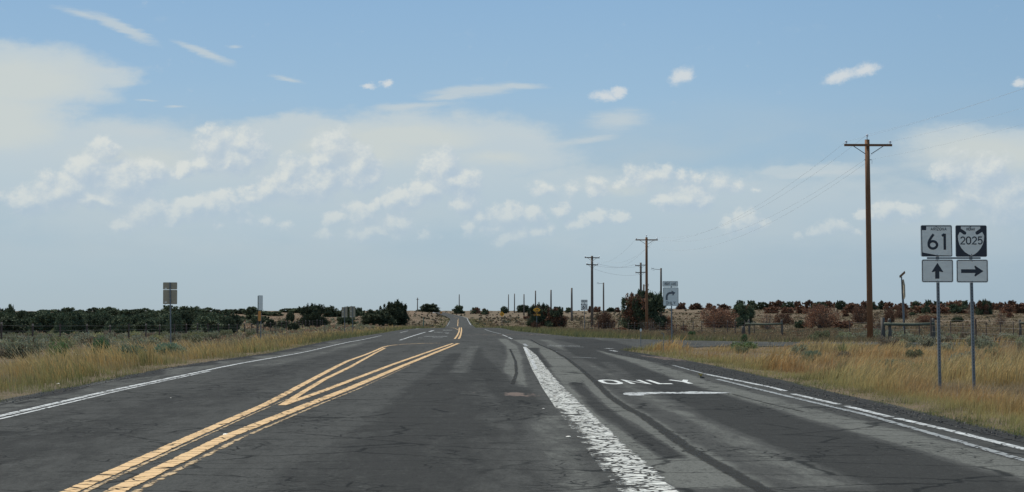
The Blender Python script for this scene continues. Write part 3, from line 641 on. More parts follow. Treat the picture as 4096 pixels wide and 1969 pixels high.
# --- route assembly on two posts
Ys_ = 33.3
cA = at(3751, 964, Ys_); base = Vector((cA.x+.31, Ys_, tzf(cA.x+.35, Ys_)))
root = empty('route_sign_assembly', base, R(-1.5), 'two route markers, 61 and 2025, above arrow plates on two perforated steel posts', 'road sign')
zc = cA.z-base.z; S1 = .61; x1 = -.335; x2 = .335; zt = zc; zb = at(3754, 1084, Ys_).z-base.z; hb_ = .445
upost(root, x1+.02, -.3, zt+S1/2-.03, .03); upost(root, x2-.01, -.35, zt+S1/2-.03, .05)
mb = MB(); mb.box((0, .012, (zt+zb)/2-.0415), (1.03, .03, .032)); mb.cur = 1
for k in range(32): mb.box((-.49+k*.0316, -.0045, (zt+zb)/2-.0415), (.012, .003, .014))
mb.build('crossbar', M_galv, root, mat2=M_hardware)
p = plate(root, x1, zt, S1, S1, M_white)
W_, H_ = 600., 585.; f = lambda a, b: (x1+((a-115)/W_-.5)*S1, zt-((b-92)/H_-.5)*S1)
flat(p, [[f(a, b) for a, b in [(127, 112), (140, 101), (690, 101), (703, 112), (715, 660), (704, 670), (146, 670), (136, 660)]]], -.0055, M_black, 'black_field')
flat(p, [[f(a, b) for a, b in [(225, 118), (688, 118), (701, 655), (425, 650), (150, 597), (140, 187), (222, 187)]]], -.0075, M_white, 'state_outline')
legend(p, 'ARIZONA', f(458, 0)[0], f(0, 190)[1], .050, .0085, .018, 1.0, -.0095)
six = [[(362, 262), (318, 318), (285, 370), (268, 420), (266, 458)], [(347+79*math.cos(R(a)), 458+67*math.sin(R(a))) for a in range(0, 361, 15)], [(520, 291), (560, 268), (572, 258)], [(572, 252), (572, 548)]]
mb = MB(); add_strips(mb, [strokes([f(*q) for q in s_], .047) for s_ in six], lambda a, k: (a.x, -.0095-.0004*k, a.y)); mb.build('number', M_black, p)
bolts(p, [f(412, 125), f(425, 648)])
p = plate(root, x2, zt-.003, S1, S1, M_white)
f = lambda a, b: (x2+((a-770)/595-.5)*S1, zt-.003-((b-98)/577-.5)*S1)
flat(p, [[f(a, b) for a, b in [(779, 115), (790, 104), (1345, 104), (1356, 115), (1358, 660), (1347, 670), (790, 670), (779, 660)]]], -.0055, M_black, 'black_field')
sh_ = [(875, 122), (1240, 122), (1240, 160), (1160, 212), (1146, 235), (1155, 262), (1180, 272), (1200, 266), (1275, 220), (1312, 290), (1306, 370), (1282, 450), (1240, 525), (1180, 590), (1125, 628), (1070, 652), (1015, 628), (950, 590), (885, 520), (845, 450), (822, 370), (817, 290), (855, 220), (925, 266), (950, 272), (972, 262), (978, 235), (960, 212), (875, 160)]
flat(p, [[f(a, b) for a, b in sh_]], -.0075, M_white, 'shield')
legend(p, 'INDIAN', f(1058, 0)[0], f(0, 193)[1], .052, .0085, .011, .72, -.0095)
legend(p, '2025', f(1072, 0)[0], f(0, 440)[1], .135, .022, .032, .98, -.0095, name='number')
bolts(p, [f(1055, 130), f(1072, 630)])
for x_, kind in ((x1+.015, 'up'), (x2+.015, 'right')):
    z_ = zb-.003*(kind == 'right'); p = plate(root, x_, z_, S1, hb_, M_white); border(p, x_, z_, S1, hb_, -.006)
    if kind == 'up': ap = [(0, .155), (.11, -.015), (.10, -.025), (.035, -.01), (.035, -.15), (-.045, -.15), (-.045, -.01), (-.10, -.025), (-.11, -.015)]
    else: ap = [(.215, -.003), (.055, .105), (.04, .09), (.062, .034), (-.215, .034), (-.215, -.038), (.062, -.038), (.04, -.09), (.055, -.105)]
    flat(p, [[(x_+a, z_+b) for a, b in ap][::-1]], -.006, M_black, 'arrow'); bolts(p, [(x_, z_+.2), (x_, z_-.2)])

def post_sign(name, px, py_base, Y, label, cat='road sign', z0=None, tilt=0, rz=0):
    b = at(px, py_base, Y); z = tzf(b.x, Y) if z0 is None else z0
    return empty(name, (b.x, Y, z), rz, label, cat), Vector((b.x, Y, z))
def zrel(px, py, Y, b): q = at(px, py, Y); return q.x-b.x, q.z-b.z
# --- RIGHT LANE ONLY
Y = 85.; root, b = post_sign('lane_sign', 2686, 1360, Y, 'white right lane only sign with curved arrow above tall grass at the corner')
x0, z0 = zrel(2681, 1136, Y, b); x9, z9 = zrel(2683, 1187, Y, b); sc = Y/FPX
upost(root, 0, -.3, z0+.1, .03, holes=False)
p = plate(root, x0, z0, 62*sc, 22*sc, r=.03); border(p, x0, z0, 62*sc, 22*sc, -.0065, .009, .008); legend(p, 'RIGHT LANE', x0, z0-.055, .12, .013, .022, .58, -.009)
p = plate(root, x9, z9, 62*sc, 74*sc, r=.04); border(p, x9, z9, 62*sc, 74*sc, -.0065, .011, .010); legend(p, 'ONLY', x9, z9-.38, .14, .021, .045, .95, -.009)
cu = [(-.20, -.17), (-.20, -.02)] + [(-.02+-.18*math.cos(R(a)), -.02+.2*math.sin(R(a))) for a in range(10, 91, 10)] + [(.06, .18)]
M_ar = panelm('arrow_grey', (.10, .11, .125), .3)
mb = MB(); add_strips(mb, [strokes([(x9+a, z9+c) for a, c in cu], .095)], lambda a, k: (a.x, -.009, a.y)); mb.add([(x9+.03, -.0093, z9+.30), (x9+.23, -.0093, z9+.20), (x9+.10, -.0093, z9+.04), (x9+.07, -.0093, z9+.16)], [(0, 1, 2, 3)]); mb.build('arrow', M_ar, p)
# --- SOUTH 61
Y = 164.; root, b = post_sign('route_marker_sign', 2338, 1320, Y, 'small white south 61 route marker on a single post beyond the junction'); sc = Y/FPX
x0, z0 = zrel(2337, 1205.5, Y, b); x9, z9 = zrel(2337, 1227.5, Y, b); upost(root, 0, -.3, z0+.1, .0, holes=False)
p = plate(root, x0, z0, 26.5*sc, 12*sc); border(p, x0, z0, 26.5*sc, 12*sc, -.0095, .010, .008); legend(p, 'SOUTH', x0, z0-.075, .15, .016, .018, .80, -.012)
p = plate(root, x9, z9, 26.5*sc, 27*sc); s_ = 27*sc; border(p, x9, z9, 26.5*sc, s_, -.0095, .010, .004)
flat(p, [[(x9-.30, z9+.30), (x9-.19, z9+.30), (x9-.19, z9+.20), (x9-.30, z9+.20)]], -.0115, M_black, 'corner_mark'); flat(p, [[(x9-.30, z9-.22), (x9-.02, z9-.30), (x9-.30, z9-.31)]], -.0115, M_black, 'corner_mark')
sts, tw = text_polys('61', .29, .055, .09, 1.0); mb = MB(); add_strips(mb, sts, lambda a, k: (x9+.02+a.x, -.013-.0006*k, z9-.18+a.y)); mb.build('number', M_black, p)
legend(p, 'ARIZONA', x9+.05, z9+.21, .055, .012, .012, .9, -.013)
# --- yellow warning diamonds
def diamond(px, py, half, pyb, Y, label, kind):
    root, b = post_sign('warning_sign', px, pyb, Y, label); sc = Y/FPX; x0, z0 = zrel(px, py, Y, b); h = half*sc
    upost(root, 0, -.3, z0+h*.5, 0, holes=False)
    mb = MB(); mb.prism([(x0, z0+h), (x0-h, z0), (x0, z0-h), (x0+h, z0)], -.002, -.01); p = mb.build('sign_panel', M_yel, root)
    if kind == 'text':
        for s, dz in (('RIGHT', .17), ('LANE', -.05), ('ENDS', -.27)): legend(p, s, x0, z0+dz, .14, .03, .03, .75, -.018)
        zz = zrel(px, 1260, Y, b)[1]; q = plate(root, x0, zz, 28.5*sc, 8*sc, M_yel, r=.02); legend(q, 'MERGE LEFT', x0, zz-.075, .15, .03, .028, .62, -.018)
    else:
        mb = MB(); mb.add([(x0-.16, -.016, z0-.2), (x0-.08, -.016, z0-.2), (x0-.06, -.016, z0+.22), (x0-.12, -.016, z0+.1), (x0-.17, -.016, z0+.1)], [(0, 1, 2, 3, 4)])
        mb.add([(x0+.06, -.016, z0-.2), (x0+.17, -.016, z0-.2), (x0+.17, -.016, z0-.05), (x0+.06, -.016, z0+.22), (x0+.0, -.016, z0+.2), (x0+.06, -.016, z0-.05)], [(0, 1, 2, 3, 4, 5)]); mb.build('symbol', M_black, p)
diamond(2147, 1240, 15, 1290, 165., 'orange yellow warning diamond with lettering and a plaque below, in front of the juniper', 'text')
diamond(2008, 1257, 10.5, 1287, 300., 'small orange yellow warning diamond with narrowing lane symbol in the dry field', 'sym')
# --- backs of signs, left side
def backsign(px, Y, plates, pyb, label, lean=0):
    root, b = post_sign('sign_seen_from_behind', px, pyb, Y, label); sc = Y/FPX; top = 0
    for x_, y_, w, h in plates:
        a, z_ = zrel(x_, y_, Y, b); top = max(top, z_+h*sc/2); q = plate(root, a, z_, w*sc, h*sc, M_alu, y=.0, r=.03)
        mb = MB(); mb.box((a-w*sc*.3, -.0055, z_-h*sc*.36), (.09, .002, .05)); mb.build('sticker', M_white, q)
    a0 = zrel(plates[0][0], plates[0][1], Y, b)[0]
    mb = MB(); mb.tube([(0, -.035, -.3), (a0, -.035, top-.0)], .034, 4, sq=True); mb.build('post', M_galv, root)
backsign(685, 76., [(680.5, 1144, 56, 28), (680.5, 1188.5, 56, 57)], 1374, 'bare aluminium back of a two panel sign on one post in pale sage, left verge')
backsign(1380, 150., [(1378, 1240, 22.5, 22), (1378, 1260.5, 22.5, 18.5)], 1335, 'left of the two narrow sign backs before the big juniper')
backsign(1411, 150., [(1410, 1237, 22.5, 22.5), (1410, 1259, 22.5, 21)], 1335, 'right of the two narrow sign backs before the big juniper, post poking above it')
# --- green sign edge-on with an orange marker
Y = 107.; root, b = post_sign('guide_sign', 1038, 1352, Y, 'green sign turned edge-on above an orange marker on twin posts, left verge'); sc = Y/FPX
xa, za = zrel(1033, 1205, Y, b); xg, zg = zrel(1041.8, 1211.5, Y, b); xo, zo = zrel(1038.5, 1264.5, Y, b)
mb = MB(); mb.tube([(-.09, 0, -.3), (xa, 0, zrel(0, 1183, Y, b)[1])], .045, 4, sq=True); mb.build('post', M_post, root)
mb = MB(); mb.tube([(.06, .05, -.3), (.08, .05, zo+.2)], .04, 4, sq=True); mb.build('post', M_galv, root)
rot = Matrix.Rotation(R(72), 3, 'Z'); mb = MB(); mb.box((xg, .0, zg), (.60, .012, 58*sc), rot); p = mb.build('sign_panel', M_green, root)
mb = MB(); mb.box((xg+.012, -.003, zg), (.62, .008, 59*sc), rot); mb.build('panel_rim', M_white, p)
mb = MB(); mb.prism([(a+xo, c+zo) for a, c in rrect(11*sc, 41*sc, .07)], -.07, -.09); mb.build('marker_plate', M_orange, root)
# small posts
def stub(px, py0, py1, Y, name, label, r=.03, m=None, cat='marker post', top=None):
    b = at(px, py1, Y); z = tzf(b.x, Y); t = at(px, py0, Y).z-z; root = empty(name, (b.x, Y, z), 0, label, cat)
    mb = MB(); mb.tube([(0, 0, -.3), (0, 0, t*.5), (.01, 0, t)], [r, r, r*.95], 4, sq=True); mb.build('post', m or M_post, root)
    return root, t
stub(1299, 1293, 1345, 118., 'marker_post', 'thin dark marker post standing alone between the edge-on sign and two sign backs')
root, t = stub(2563, 1318, 1368, 78., 'marker_post', 'slim marker post with small pale diamond reflector left of the right lane sign', .018, M_galv)
mb = MB(); mb.prism([(0, t+.06), (-.055, t-.02), (0, t-.12), (.055, t-.02)], -.03, -.04); mb.build('reflector', M_white, root)
root, t = stub(2655, 1338, 1390, 66., 'marker_post', 'bent pale marker stake in the tall grass under the right lane sign', .016, M_galv)
mb = MB(); mb.tube([(0.01, 0, t-.01), (-.03, 0, t+.03), (-.09, 0, t+.045)], .014, 6); mb.build('bent_tip', M_galv, root)
stub(3080, 1343, 1374, 78., 'marker_post', 'short dark stake at the edge of the side road', .02)
stub(1694, 1270, 1284, 330., 'marker_post', 'tiny green mile marker on the sagebrush slope left of the far road', .10, M_green)
# --- solar powered sign, edge-on
Y = 130.; root, b = post_sign('solar_powered_sign', 3610, 1336, Y, 'tall thin post with tilted solar panel and a sign seen edge-on, beside the big pole'); sc = Y/FPX
x0, z0 = zrel(3606, 1107, Y, b); mb = MB(); mb.tube([(.12, 0, -.2), (x0+.0, 0, z0)], .05, 8); mb.build('post', M_galv, root)
x1_, z1_ = zrel(3612, 1160, Y, b); mb = MB(); mb.tube([(.2, .05, -.2), (x1_, .05, z1_+.6)], .04, 8); mb.build('post', M_galv, root)
rot = Matrix.Rotation(R(-42), 3, 'Y') @ Matrix.Rotation(R(-28), 3, 'X'); mb = MB(); mb.box((x0+.06, 0, z0+.16), (.55, .40, .035), rot); mb.build('solar_panel', M_solar, root)
mb = MB(); z_ = zrel(3612, 1157, Y, b)[1]; mb.prism([(x1_-.02, z_+.72), (x1_+.07, z_+.3), (x1_+.09, z_-.55), (x1_+.02, z_-.75), (x1_-.03, z_-.3)], -.35, .35); mb.build('sign_panel', M_alu, root)
# --- tiny orange road-work sign far off
Y = 900.; root, b = post_sign('work_sign', 1764, 1262, Y, 'tiny orange sign beside the far bend of the road'); x0, z0 = zrel(1764, 1251, Y, b)
mb = MB(); mb.prism([(x0, z0+.75), (x0-.75, z0), (x0, z0-.75), (x0+.75, z0)], -.02, -.06); mb.build('sign_panel', M_orange, root); mb = MB(); mb.tube([(0, 0, -1), (0, 0, z0)], .05, 6); mb.build('post', M_galv, root)

# ------------------------------------------------------------------ utility poles
def insul(mb, mp, x, z, s=1.0):
    mb.tube([(x, 0, z+.06*s), (x, 0, z+.09*s), (x, 0, z+.12*s), (x, 0, z+.13*s), (x, 0, z+.17*s), (x, 0, z+.20*s)], [.085*s, .06*s, .05*s, .075*s, .06*s, .02*s], 10)
    mp.tube([(x, 0, z-.06*s), (x, 0, z+.08*s)], .016*s, 6)
def pole(px, pyt, Y, label, arms=((.33, 1.4, 0, 0),), top_ins=True, r=.16, m=None, bracket=0, base=None, lean=0, ins=True, group=None, fat=1.0):
    t = at(px, pyt, Y); x = base[0] if base else t.x; z = tzf(x, Y); root = empty('utility_pole', (x, Y, z), 0, label, 'utility pole', group); h = t.z-z; m = m or M_pole
    mb = MB(); ks = [0, .25, .5, .75, 1]; mb.tube([(0, 0, -.5)] + [(lean*k, 0, h*k) for k in ks[1:]], [r*fat*(1-.22*k) for k in ks], 12); mb.build('shaft', m, root, smooth=True)
    tx = lean
    if Y < 300:
        mb = MB(); mb.tube([(tx, 0, h), (tx, 0, h+.012)], r*fat*.78, 12); mb.build('pole_cap', M_hardware, root)
    pts = []
    for d, half, dz, bow in arms:
        zz = h-d; yy = -r*fat-.06
        a = MB(); rot = Matrix.Rotation(dz, 3, 'Y'); a.box((tx, yy, zz), (half*2, .10*fat, .13*fat), rot); arm = a.build('crossarm', m, root)
        for s in (-1, 1): br = MB(); br.tube([(tx+s*half*.62, yy-.02, zz-.06), (tx+s*r*.9, yy-.02, zz-.52)], .022*fat, 6); br.build('brace', M_hardware if Y < 200 else m, root)
        if ins:
            for s in (-1, 1):
                mi = MB(); mp = MB(); insul(mi, mp, tx+s*(half-.11), zz+.07+(-s*dz*half), fat); i_ = mi.build('insulator', M_porc, root); i_.location = (0, yy, 0); q = mp.build('pin', M_hardware, i_)
                pts.append(Vector((x+tx+s*(half-.11), Y+yy, z+zz+.2)))
    if top_ins:
        mi = MB(); mp = MB(); insul(mi, mp, tx, h+.14, fat); mp.tube([(tx, 0, h-.05), (tx, 0, h+.2)], .02*fat, 6); i_ = mi.build('insulator', M_porc, root); mp.build('pin', M_hardware, i_); pts.append(Vector((x+tx, Y, z+h+.3)))
    if Y < 300 and arms:
        mb = MB(); mb.tube([(tx-.19, -.05, h-1.17), (tx+.23, -.05, h-1.17)], .02, 6); mb.tube([(tx+.2, -.05, h-1.17), (tx+.27, -.05, h-1.2), (tx+.26, -.05, h-1.42)], .008, 5); mb.build('neutral_bracket', M_hardware, root)
    pts.append(Vector((x+tx+.2, Y, z+h-1.15)))
    if bracket:
        mb = MB(); s = math.copysign(1, bracket); l = abs(bracket); mb.tube([(tx, 0, h-.35), (tx+s*l*.6, 0, h-.28), (tx+s*l, 0, h-.05), (tx+s*l*.97, 0, h+.1)], .04*fat, 6)
        if l > .8: mb.tube([(tx+s*l*.75, 0, h+.05), (tx+s*l*1.05, 0, h-.3), (tx+s*l*.7, 0, h-.55)], .035, 6)
        mb.build('side_bracket', M_hardware, root)
    return pts
G1 = 'utility poles marching along the right side'
bA = at(3481, 1357, 101.); bB = at(2586, 1328, 219.)
PA = pole(3468.5, 545+15, 101., 'tallest nearest brown utility pole with crossarm, left of the route markers', base=(bA.x, 0), lean=at(3468.5, 560, 101.).x-bA.x, r=.18)
PB = pole(2586, 950, 219., 'brown utility pole with one crossarm rising in front of the big brown-green juniper', group=G1, r=.17, fat=1.1)
PC = pole(2368, 1024, 324., 'dark utility pole with two crossarms right of the south 61 marker', arms=((.35, 1.38, 0.02, 0), (1.65, 1.1, .03, 0)), top_ins=False, m=M_poleg, r=.2, fat=1.35)
PE = pole(2563, 1051, 389., 'double crossarm utility pole just left of the front pole by the juniper', arms=((.6, 1.3, -.06, 0), (2.2, 1.25, -.05, 0)), top_ins=False, m=M_poleg, r=.2, fat=1.4)
pole(2575, 1138, 395., 'shorter utility pole with crossed fittings behind the juniper', arms=(), top_ins=False, m=M_poleg, r=.16, bracket=1.1, fat=1.4, ins=False)
pole(2644, 1073, 420., 'grey utility pole with a left bracket, left of the right lane sign', arms=(), top_ins=False, m=M_poleg, r=.2, bracket=-2.3, fat=1.35)
pole(2414, 1131, 600., 'grey utility pole with a small left bracket between the two-armed pole and the juniper', arms=(), top_ins=False, m=M_far, r=.2, bracket=-2.2, fat=1.5)
for k, (px, pyt, Y, ds) in enumerate([(2287, 1152, 507, 'nearest and rightmost bare far pole, left of the south 61 marker'), (2204, 1160, 612, 'bare far pole rising behind the right half of the two-tone juniper'), (2142, 1163, 725, 'bare far pole standing directly behind the lettered warning diamond'),
                                    (2096, 1177, 839, 'bare far pole in front of the round juniper left of the lettered diamond'), (2058, 1175, 965, 'second bare pole to the right of the small symbol diamond'), (2034, 1178, 1065, 'bare pole just right of the small symbol diamond')]):
    pole(px, pyt, float(Y), ds, arms=(), top_ins=False, m=M_far, r=.21, fat=1.5, group='bare poles receding to the horizon')
pole(1837, 1178, 1150., 'lone far pole behind the conical juniper in the middle', arms=(), top_ins=False, m=M_far, r=.22, fat=1.6, group='bare poles receding to the horizon')
pole(1670, 1191, 1250., 'far pole with tiny crossarm on the left skyline', arms=((1.2, 1.2, 0, 0),), top_ins=False, ins=False, m=M_far, r=.22, fat=1.7, group='bare poles receding to the horizon')
def wires(pa, pb, sag, label, r=.011):
    root = empty('overhead_wires', tuple((pa[0]+pb[0])/2), 0, label, 'power line')
    for a, b in zip(pa, pb):
        a_ = a-root.location; b_ = b-root.location; n = 22
        mb = MB(); mb.tube([a_.lerp(b_, k/n)-Vector((0, 0, sag*4*(k/n)*(1-k/n))) for k in range(n+1)], r, 4, cap=False); mb.build('wire', M_cable, root)
wires(PA, PB, 2.3, 'thin wires sagging from the tall pole away to the next pole', .0055)
PZ = [p_+Vector((0, -118, .9)) for p_ in PA]
wires(PA, PZ, 1.6, 'thin wires running from the tall pole out of frame to the right', .003)
wires([PB[0], PB[1], PB[3]], [PC[0], PC[1], PC[4]], 2.0, 'faint wires from the pole by the juniper to the two-armed pole', .009)
wires([PC[2], PC[3], PC[4]+Vector((0, 0, -1.2))], [PE[0], PE[1], PE[4]+Vector((0, 0, -1.4))], .7, 'dark wires strung between the two double crossarm poles', .020)

# ------------------------------------------------------------------ fences
def steel_post(root, x, y, h, tip=False, r=.028, m=None):
    z = tzf(root.location.x+x, root.location.y+y)-root.location.z
    lean = (random.random()-.5)*.06
    mb = MB(); mb.tube([(x, y, z-.2), (x+lean, y, z+h)], r, 4, sq=True); o = mb.build('post', m or M_tpost, root)
    if tip: mb = MB(); mb.tube([(x+lean, y, z+h-.12), (x+lean, y, z+h+.005)], r*1.12, 4, sq=True); mb.build('post_tip', M_tip, o)
    return Vector((x, y, z))
def fence(pts, label, h=1.2, r=.028, tips=True, nw=4, wr=.004):
    root = empty('wire_fence', (pts[0][0], pts[0][1], tzf(*pts[0])), 0, label, 'fence'); b = []
    for i, (x, y) in enumerate(pts): b.append(steel_post(root, x-pts[0][0], y-pts[0][1], h*(.95+.1*random.random()), tips and i % 3 != 1, r=r*(1+y/250)))
    for k in range(nw):
        mb = MB(); mb.tube([p_+Vector((0, 0, h*(.28+.62*k/(nw-1)))) for p_ in b], wr, 3, cap=False); mb.build('wire', M_wire, root)
random.seed(4)
lf = [(-24.0+random.uniform(-.15, .15), y) for y in np.arange(80, 330, 7.3)]
fence(lf, 'long wire fence of thin rusty steel posts in the sage on the left', 1.42, .042)
rf = [(24.2+random.uniform(-.12, .12), y) for y in [138.5, 143, 148, 153, 160, 167.5, 174.5, 181.6] + list(np.arange(188.5, 330, 7))]
fence(rf, 'wire fence of thin dark posts across the brown field behind the right lane sign', 1.2, .03)
nf = [((px-VPX)*Y/FPX, Y) for px, Y in ((3738, 87.0), (3922, 80.5), (4150, 73.), (4400, 66.))]
fence(nf, 'nearest wire fence with dark posts behind the route markers on the right', 1.38, .034, False)
sf = [((px-VPX)*Y/FPX, Y) for px, Y in ((3772, 112), (3818, 113), (3867, 114), (3964, 116), (4021, 117), (4074, 118))]
fence(sf, 'faint second fence of thin stakes between the route markers and the brown shrubs', 1.1, .024, False, 3)
fence([((px-VPX)*Y/FPX, Y) for px, Y in ((3408, 110), (3632, 99), (3690, 93.))], 'few thin stakes of fence on both sides of the big pole', 1.15, .026, False, 3)
def hbrace(px0, px1, pyr, pyb, Y, label, extra=(), tall=(.25, .2)):
    a = at(px0, pyr, Y); b = at(px1, pyr, Y); xm = (a.x+b.x)/2; z = min(tzf(a.x, Y), tzf(b.x, Y)); root = empty('wooden_fence_brace', (xm, Y, z), 0, label, 'fence brace'); zr = a.z-z
    for i, q in enumerate((a, b)):
        mb = MB(); x = q.x-xm; h = zr+tall[i]; mb.tube([(x, 0, -.3), (x+.02, 0, h*.5), (x-.015, 0, h*.92), (x, 0, h)], [.105, .09, .085, .06], 9); mb.build('post', M_post, root, smooth=True)
    for dx, top in extra:
        mb = MB(); mb.tube([(a.x-xm+dx, .12, -.3), (a.x-xm+dx+.02, .12, zr*.6), (a.x-xm+dx, .12, zr+top)], [.13, .11, .10], 9); mb.build('post', M_post, root, smooth=True)
    l0 = a.x-xm-(.3 if extra else .05); mb = MB(); mb.tube([(l0, -.1, zr+.02), (0, -.1, zr-.01), (b.x-xm+.02, -.1, zr+.03)], [.085, .08, .075], 9); mb.build('rail', M_rail, root, smooth=True)
    return root
hbrace(2996, 3127, 1297, 1345, 135., 'wooden H-shaped fence brace with a round rail, in front of the sparse dead bush', ((-.46, -.15),), (.35, .35))
hbrace(3558, 3733, 1298, 1372, 88., 'nearer wooden H-shaped fence brace with green-grey rail between the tall pole and route markers', ((-.32, .35),), (.30, .32))
hbrace(4080, 4200, 1293, 1335, 120., 'wooden fence brace cut off by the right edge of the picture', (), (.25, .2))

# ------------------------------------------------------------------ plants
rng = np.random.RandomState(7)
def leafcloud(rs, centers, radii, n, size, dirn=.6, shell=.55, flat_=1.0, up=.5):
    """n small triangles spread over blobs; returns triangles and their local height"""
    k = len(centers); vol = radii[:, 0]*radii[:, 2]; idx = rs.choice(k, n, p=vol/vol.sum())
    d = rs.normal(size=(n, 3)); d /= np.linalg.norm(d, axis=1)[:, None]
    rr = (shell + (1-shell)*rs.rand(n)**.6)*(1+.18*rs.randn(n)*.6)
    P = centers[idx] + d*radii[idx]*rr[:, None]
    ax = d*.6 + np.array([0, 0, up]) + rs.normal(size=(n, 3))*.45; ax /= np.linalg.norm(ax, axis=1)[:, None]
    sd_ = np.cross(ax, rs.normal(size=(n, 3))); sd_ /= np.linalg.norm(sd_, axis=1)[:, None]
    s = size*(.6+.8*rs.rand(n))[:, None]
    T = np.stack([P-sd_*s*.45-ax*s*.3, P+sd_*s*.45-ax*s*.3, P+ax*s*(.7+.5*rs.rand(n))[:, None]], 1)
    return T, d, idx
def juniper_mesh(seed, green=1.0, n=5000, w=1.25, spiky=.5, sparse=0., lobes=22, size=.13):
    """tree of height about 1 x 3.5 m; returns an Empty-less (crown, trunk) pair of meshes of unit tree height 3.5 m"""
    rs = np.random.RandomState(seed); H = 3.5; Wd = H*w/2; c = []; r = []
    for k in range(lobes):
        a = k*2.39996+rs.rand()*.5; zz = ((k+.5)/lobes)**1.15; prof = math.sqrt(max(.06, 1-((zz-.22)/.80)**2)); q = (.35+.65*rs.rand()) if zz < .75 else rs.rand()**.5
        c.append((math.cos(a)*q*Wd*.80*prof, math.sin(a)*q*Wd*.80*prof, H*(.06+zz*.78))); rr = H*(.12+.09*rs.rand())*(1.12-.32*zz); r.append((rr*1.15, rr*1.15, rr*(.9+.4*rs.rand())))
    nspk = int(lobes*spiky)
    for k in range(nspk):
        a = rs.rand()*2*np.pi; q = rs.rand()**.5*.72; c.append((math.cos(a)*q*Wd, math.sin(a)*q*Wd, H*(.80+.14*rs.rand()-.35*q*q))); rr = H*(.035+.03*rs.rand()); r.append((rr, rr, rr*3.2))
    c = np.array(c); r = np.array(r); c[:, 2] = np.maximum(c[:, 2], r[:, 2]*.75)
    T, d, idx = leafcloud(rs, c, r, n, size, shell=.5 if not sparse else .3, up=.7)
    if not sparse:
        T2, d2, i2 = leafcloud(rs, c, r*.72, n//4, size*2.3, shell=.3, up=.3); T = np.concatenate([T, T2]); idx = np.concatenate([idx, i2])
    T[:, :, 2] = np.maximum(T[:, :, 2], .02)
    lob = rs.rand(len(c))
    g1 = np.array([.058, .076, .046]); g2 = np.array([.105, .125, .070]); b1 = np.array([.15, .078, .052]); b2 = np.array([.27, .14, .080]); b3 = np.array([.085, .060, .048])
    u = rs.rand(len(T), 1)
    colg = g1*(1-u)+g2*u; colb = np.where(rs.rand(len(T), 1) < .28, b3, b1*(1-u)+b2*u)
    # whole lobes have died brown; the share of green ones is 'green'
    side = .5+.5*np.tanh((c[:, 0]*.6+rs.randn(len(c))*.6)); dead = (side*.6+lob*.4) > green
    if green >= 1: dead[:] = False
    if green <= 0: dead[:] = True
    col = np.where(dead[idx][:, None], colb, colg)
    wb = MB(); rs2 = random.Random(seed)
    order = sorted(range(lobes), key=lambda i: -c[i][2])[:(14 if sparse else 7)]
    for i in order:
        e = Vector(c[i]); b0 = Vector((rs2.uniform(-.12, .12), rs2.uniform(-.12, .12), -.1)); m1 = b0.lerp(e, .45)+Vector((rs2.uniform(-.2, .2), rs2.uniform(-.2, .2), -.1)); wb.tube([b0, m1, e], [.085, .055, .02], 5)
        if sparse:
            for q in range(4):
                f_ = m1.lerp(e, rs2.random()); wb.tube([f_, f_+Vector((rs2.uniform(-.5, .5), rs2.uniform(-.5, .5), rs2.uniform(.1, .7)))], [.022, .008], 4)
    return T, col, wb
PROTO = {}
def proto(kind, seed):
    key = (kind, seed)
    if key in PROTO: return PROTO[key]
    P_ = {'green': dict(green=1, n=6500, w=1.25, size=.125, lobes=28, spiky=.35), 'greenbig': dict(green=1, n=15000, w=1.45, size=.10, lobes=34, spiky=.7), 'cone': dict(green=1, n=6000, w=1.05, spiky=.5, size=.12),
          'mixed': dict(green=.60, n=15000, w=1.35, spiky=1.2, size=.10, lobes=36), 'halfdead': dict(green=.45, n=6500, w=1.2, spiky=.6, size=.12),
          'brown': dict(green=0, n=7500, w=1.35, spiky=.35, size=.10, sparse=.2, lobes=24), 'brownbig': dict(green=0, n=11000, w=1.6, spiky=.3, size=.085, sparse=.5, lobes=30), 'bare': dict(green=0, n=1600, w=1.3, spiky=0, size=.085, sparse=1, lobes=20),
          'far': dict(green=1, n=2400, w=1.35, size=.19, lobes=18, spiky=.25), 'farbrown': dict(green=0, n=2400, w=1.45, size=.18, lobes=16, spiky=.3), 'faredge': dict(green=.5, n=2400, w=1.4, size=.18, lobes=18, spiky=.3)}[kind]
    T, col, wb = juniper_mesh(seed*17+hash_(kind), **P_)
    cm = tri_object('crown', T, col, M_jun, link=False).data
    tm = bpy.data.meshes.new('trunk'); tm.from_pydata(wb.v, [], wb.f); tm.update(); tm.materials.append(M_deadbark if kind in ('bare', 'brownbig') else M_bark)
    PROTO[key] = (cm, tm); return PROTO[key]
def hash_(s): return sum(ord(c)*(i+1) for i, c in enumerate(s)) % 97
def tree(kind, seed, x, y, h, w, label, group=None, name=None, cat=None, rz=None, z=None):
    """h, w: height and width in metres as they should stand"""
    cm, tm = proto(kind, seed); rs = random.Random(int(x*31+y*17))
    brown = kind in ('brown', 'brownbig', 'bare', 'farbrown')
    root = empty(name or ('dead_juniper' if brown else 'juniper_tree'), (x, y, (tzf(x, y) if z is None else z)-.05), rs.uniform(0, 6.28) if rz is None else rz, label, cat or ('shrub' if brown else 'tree'), group)
    mn = np.zeros(len(cm.vertices)*3, np.float32); cm.vertices.foreach_get('co', mn); mn = mn.reshape(-1, 3)
    ext = np.percentile(mn, 99.3, axis=0)-np.percentile(mn, .7, axis=0); wx = (ext[0]+ext[1])/2; hz = np.percentile(mn[:, 2], 99.6)
    root.scale = (w/wx, w/wx, h/hz)
    for n_, me in (('crown', cm), ('trunk', tm)):
        o = bpy.data.objects.new(n_, me); C.objects.link(o); o.parent = root
    return root
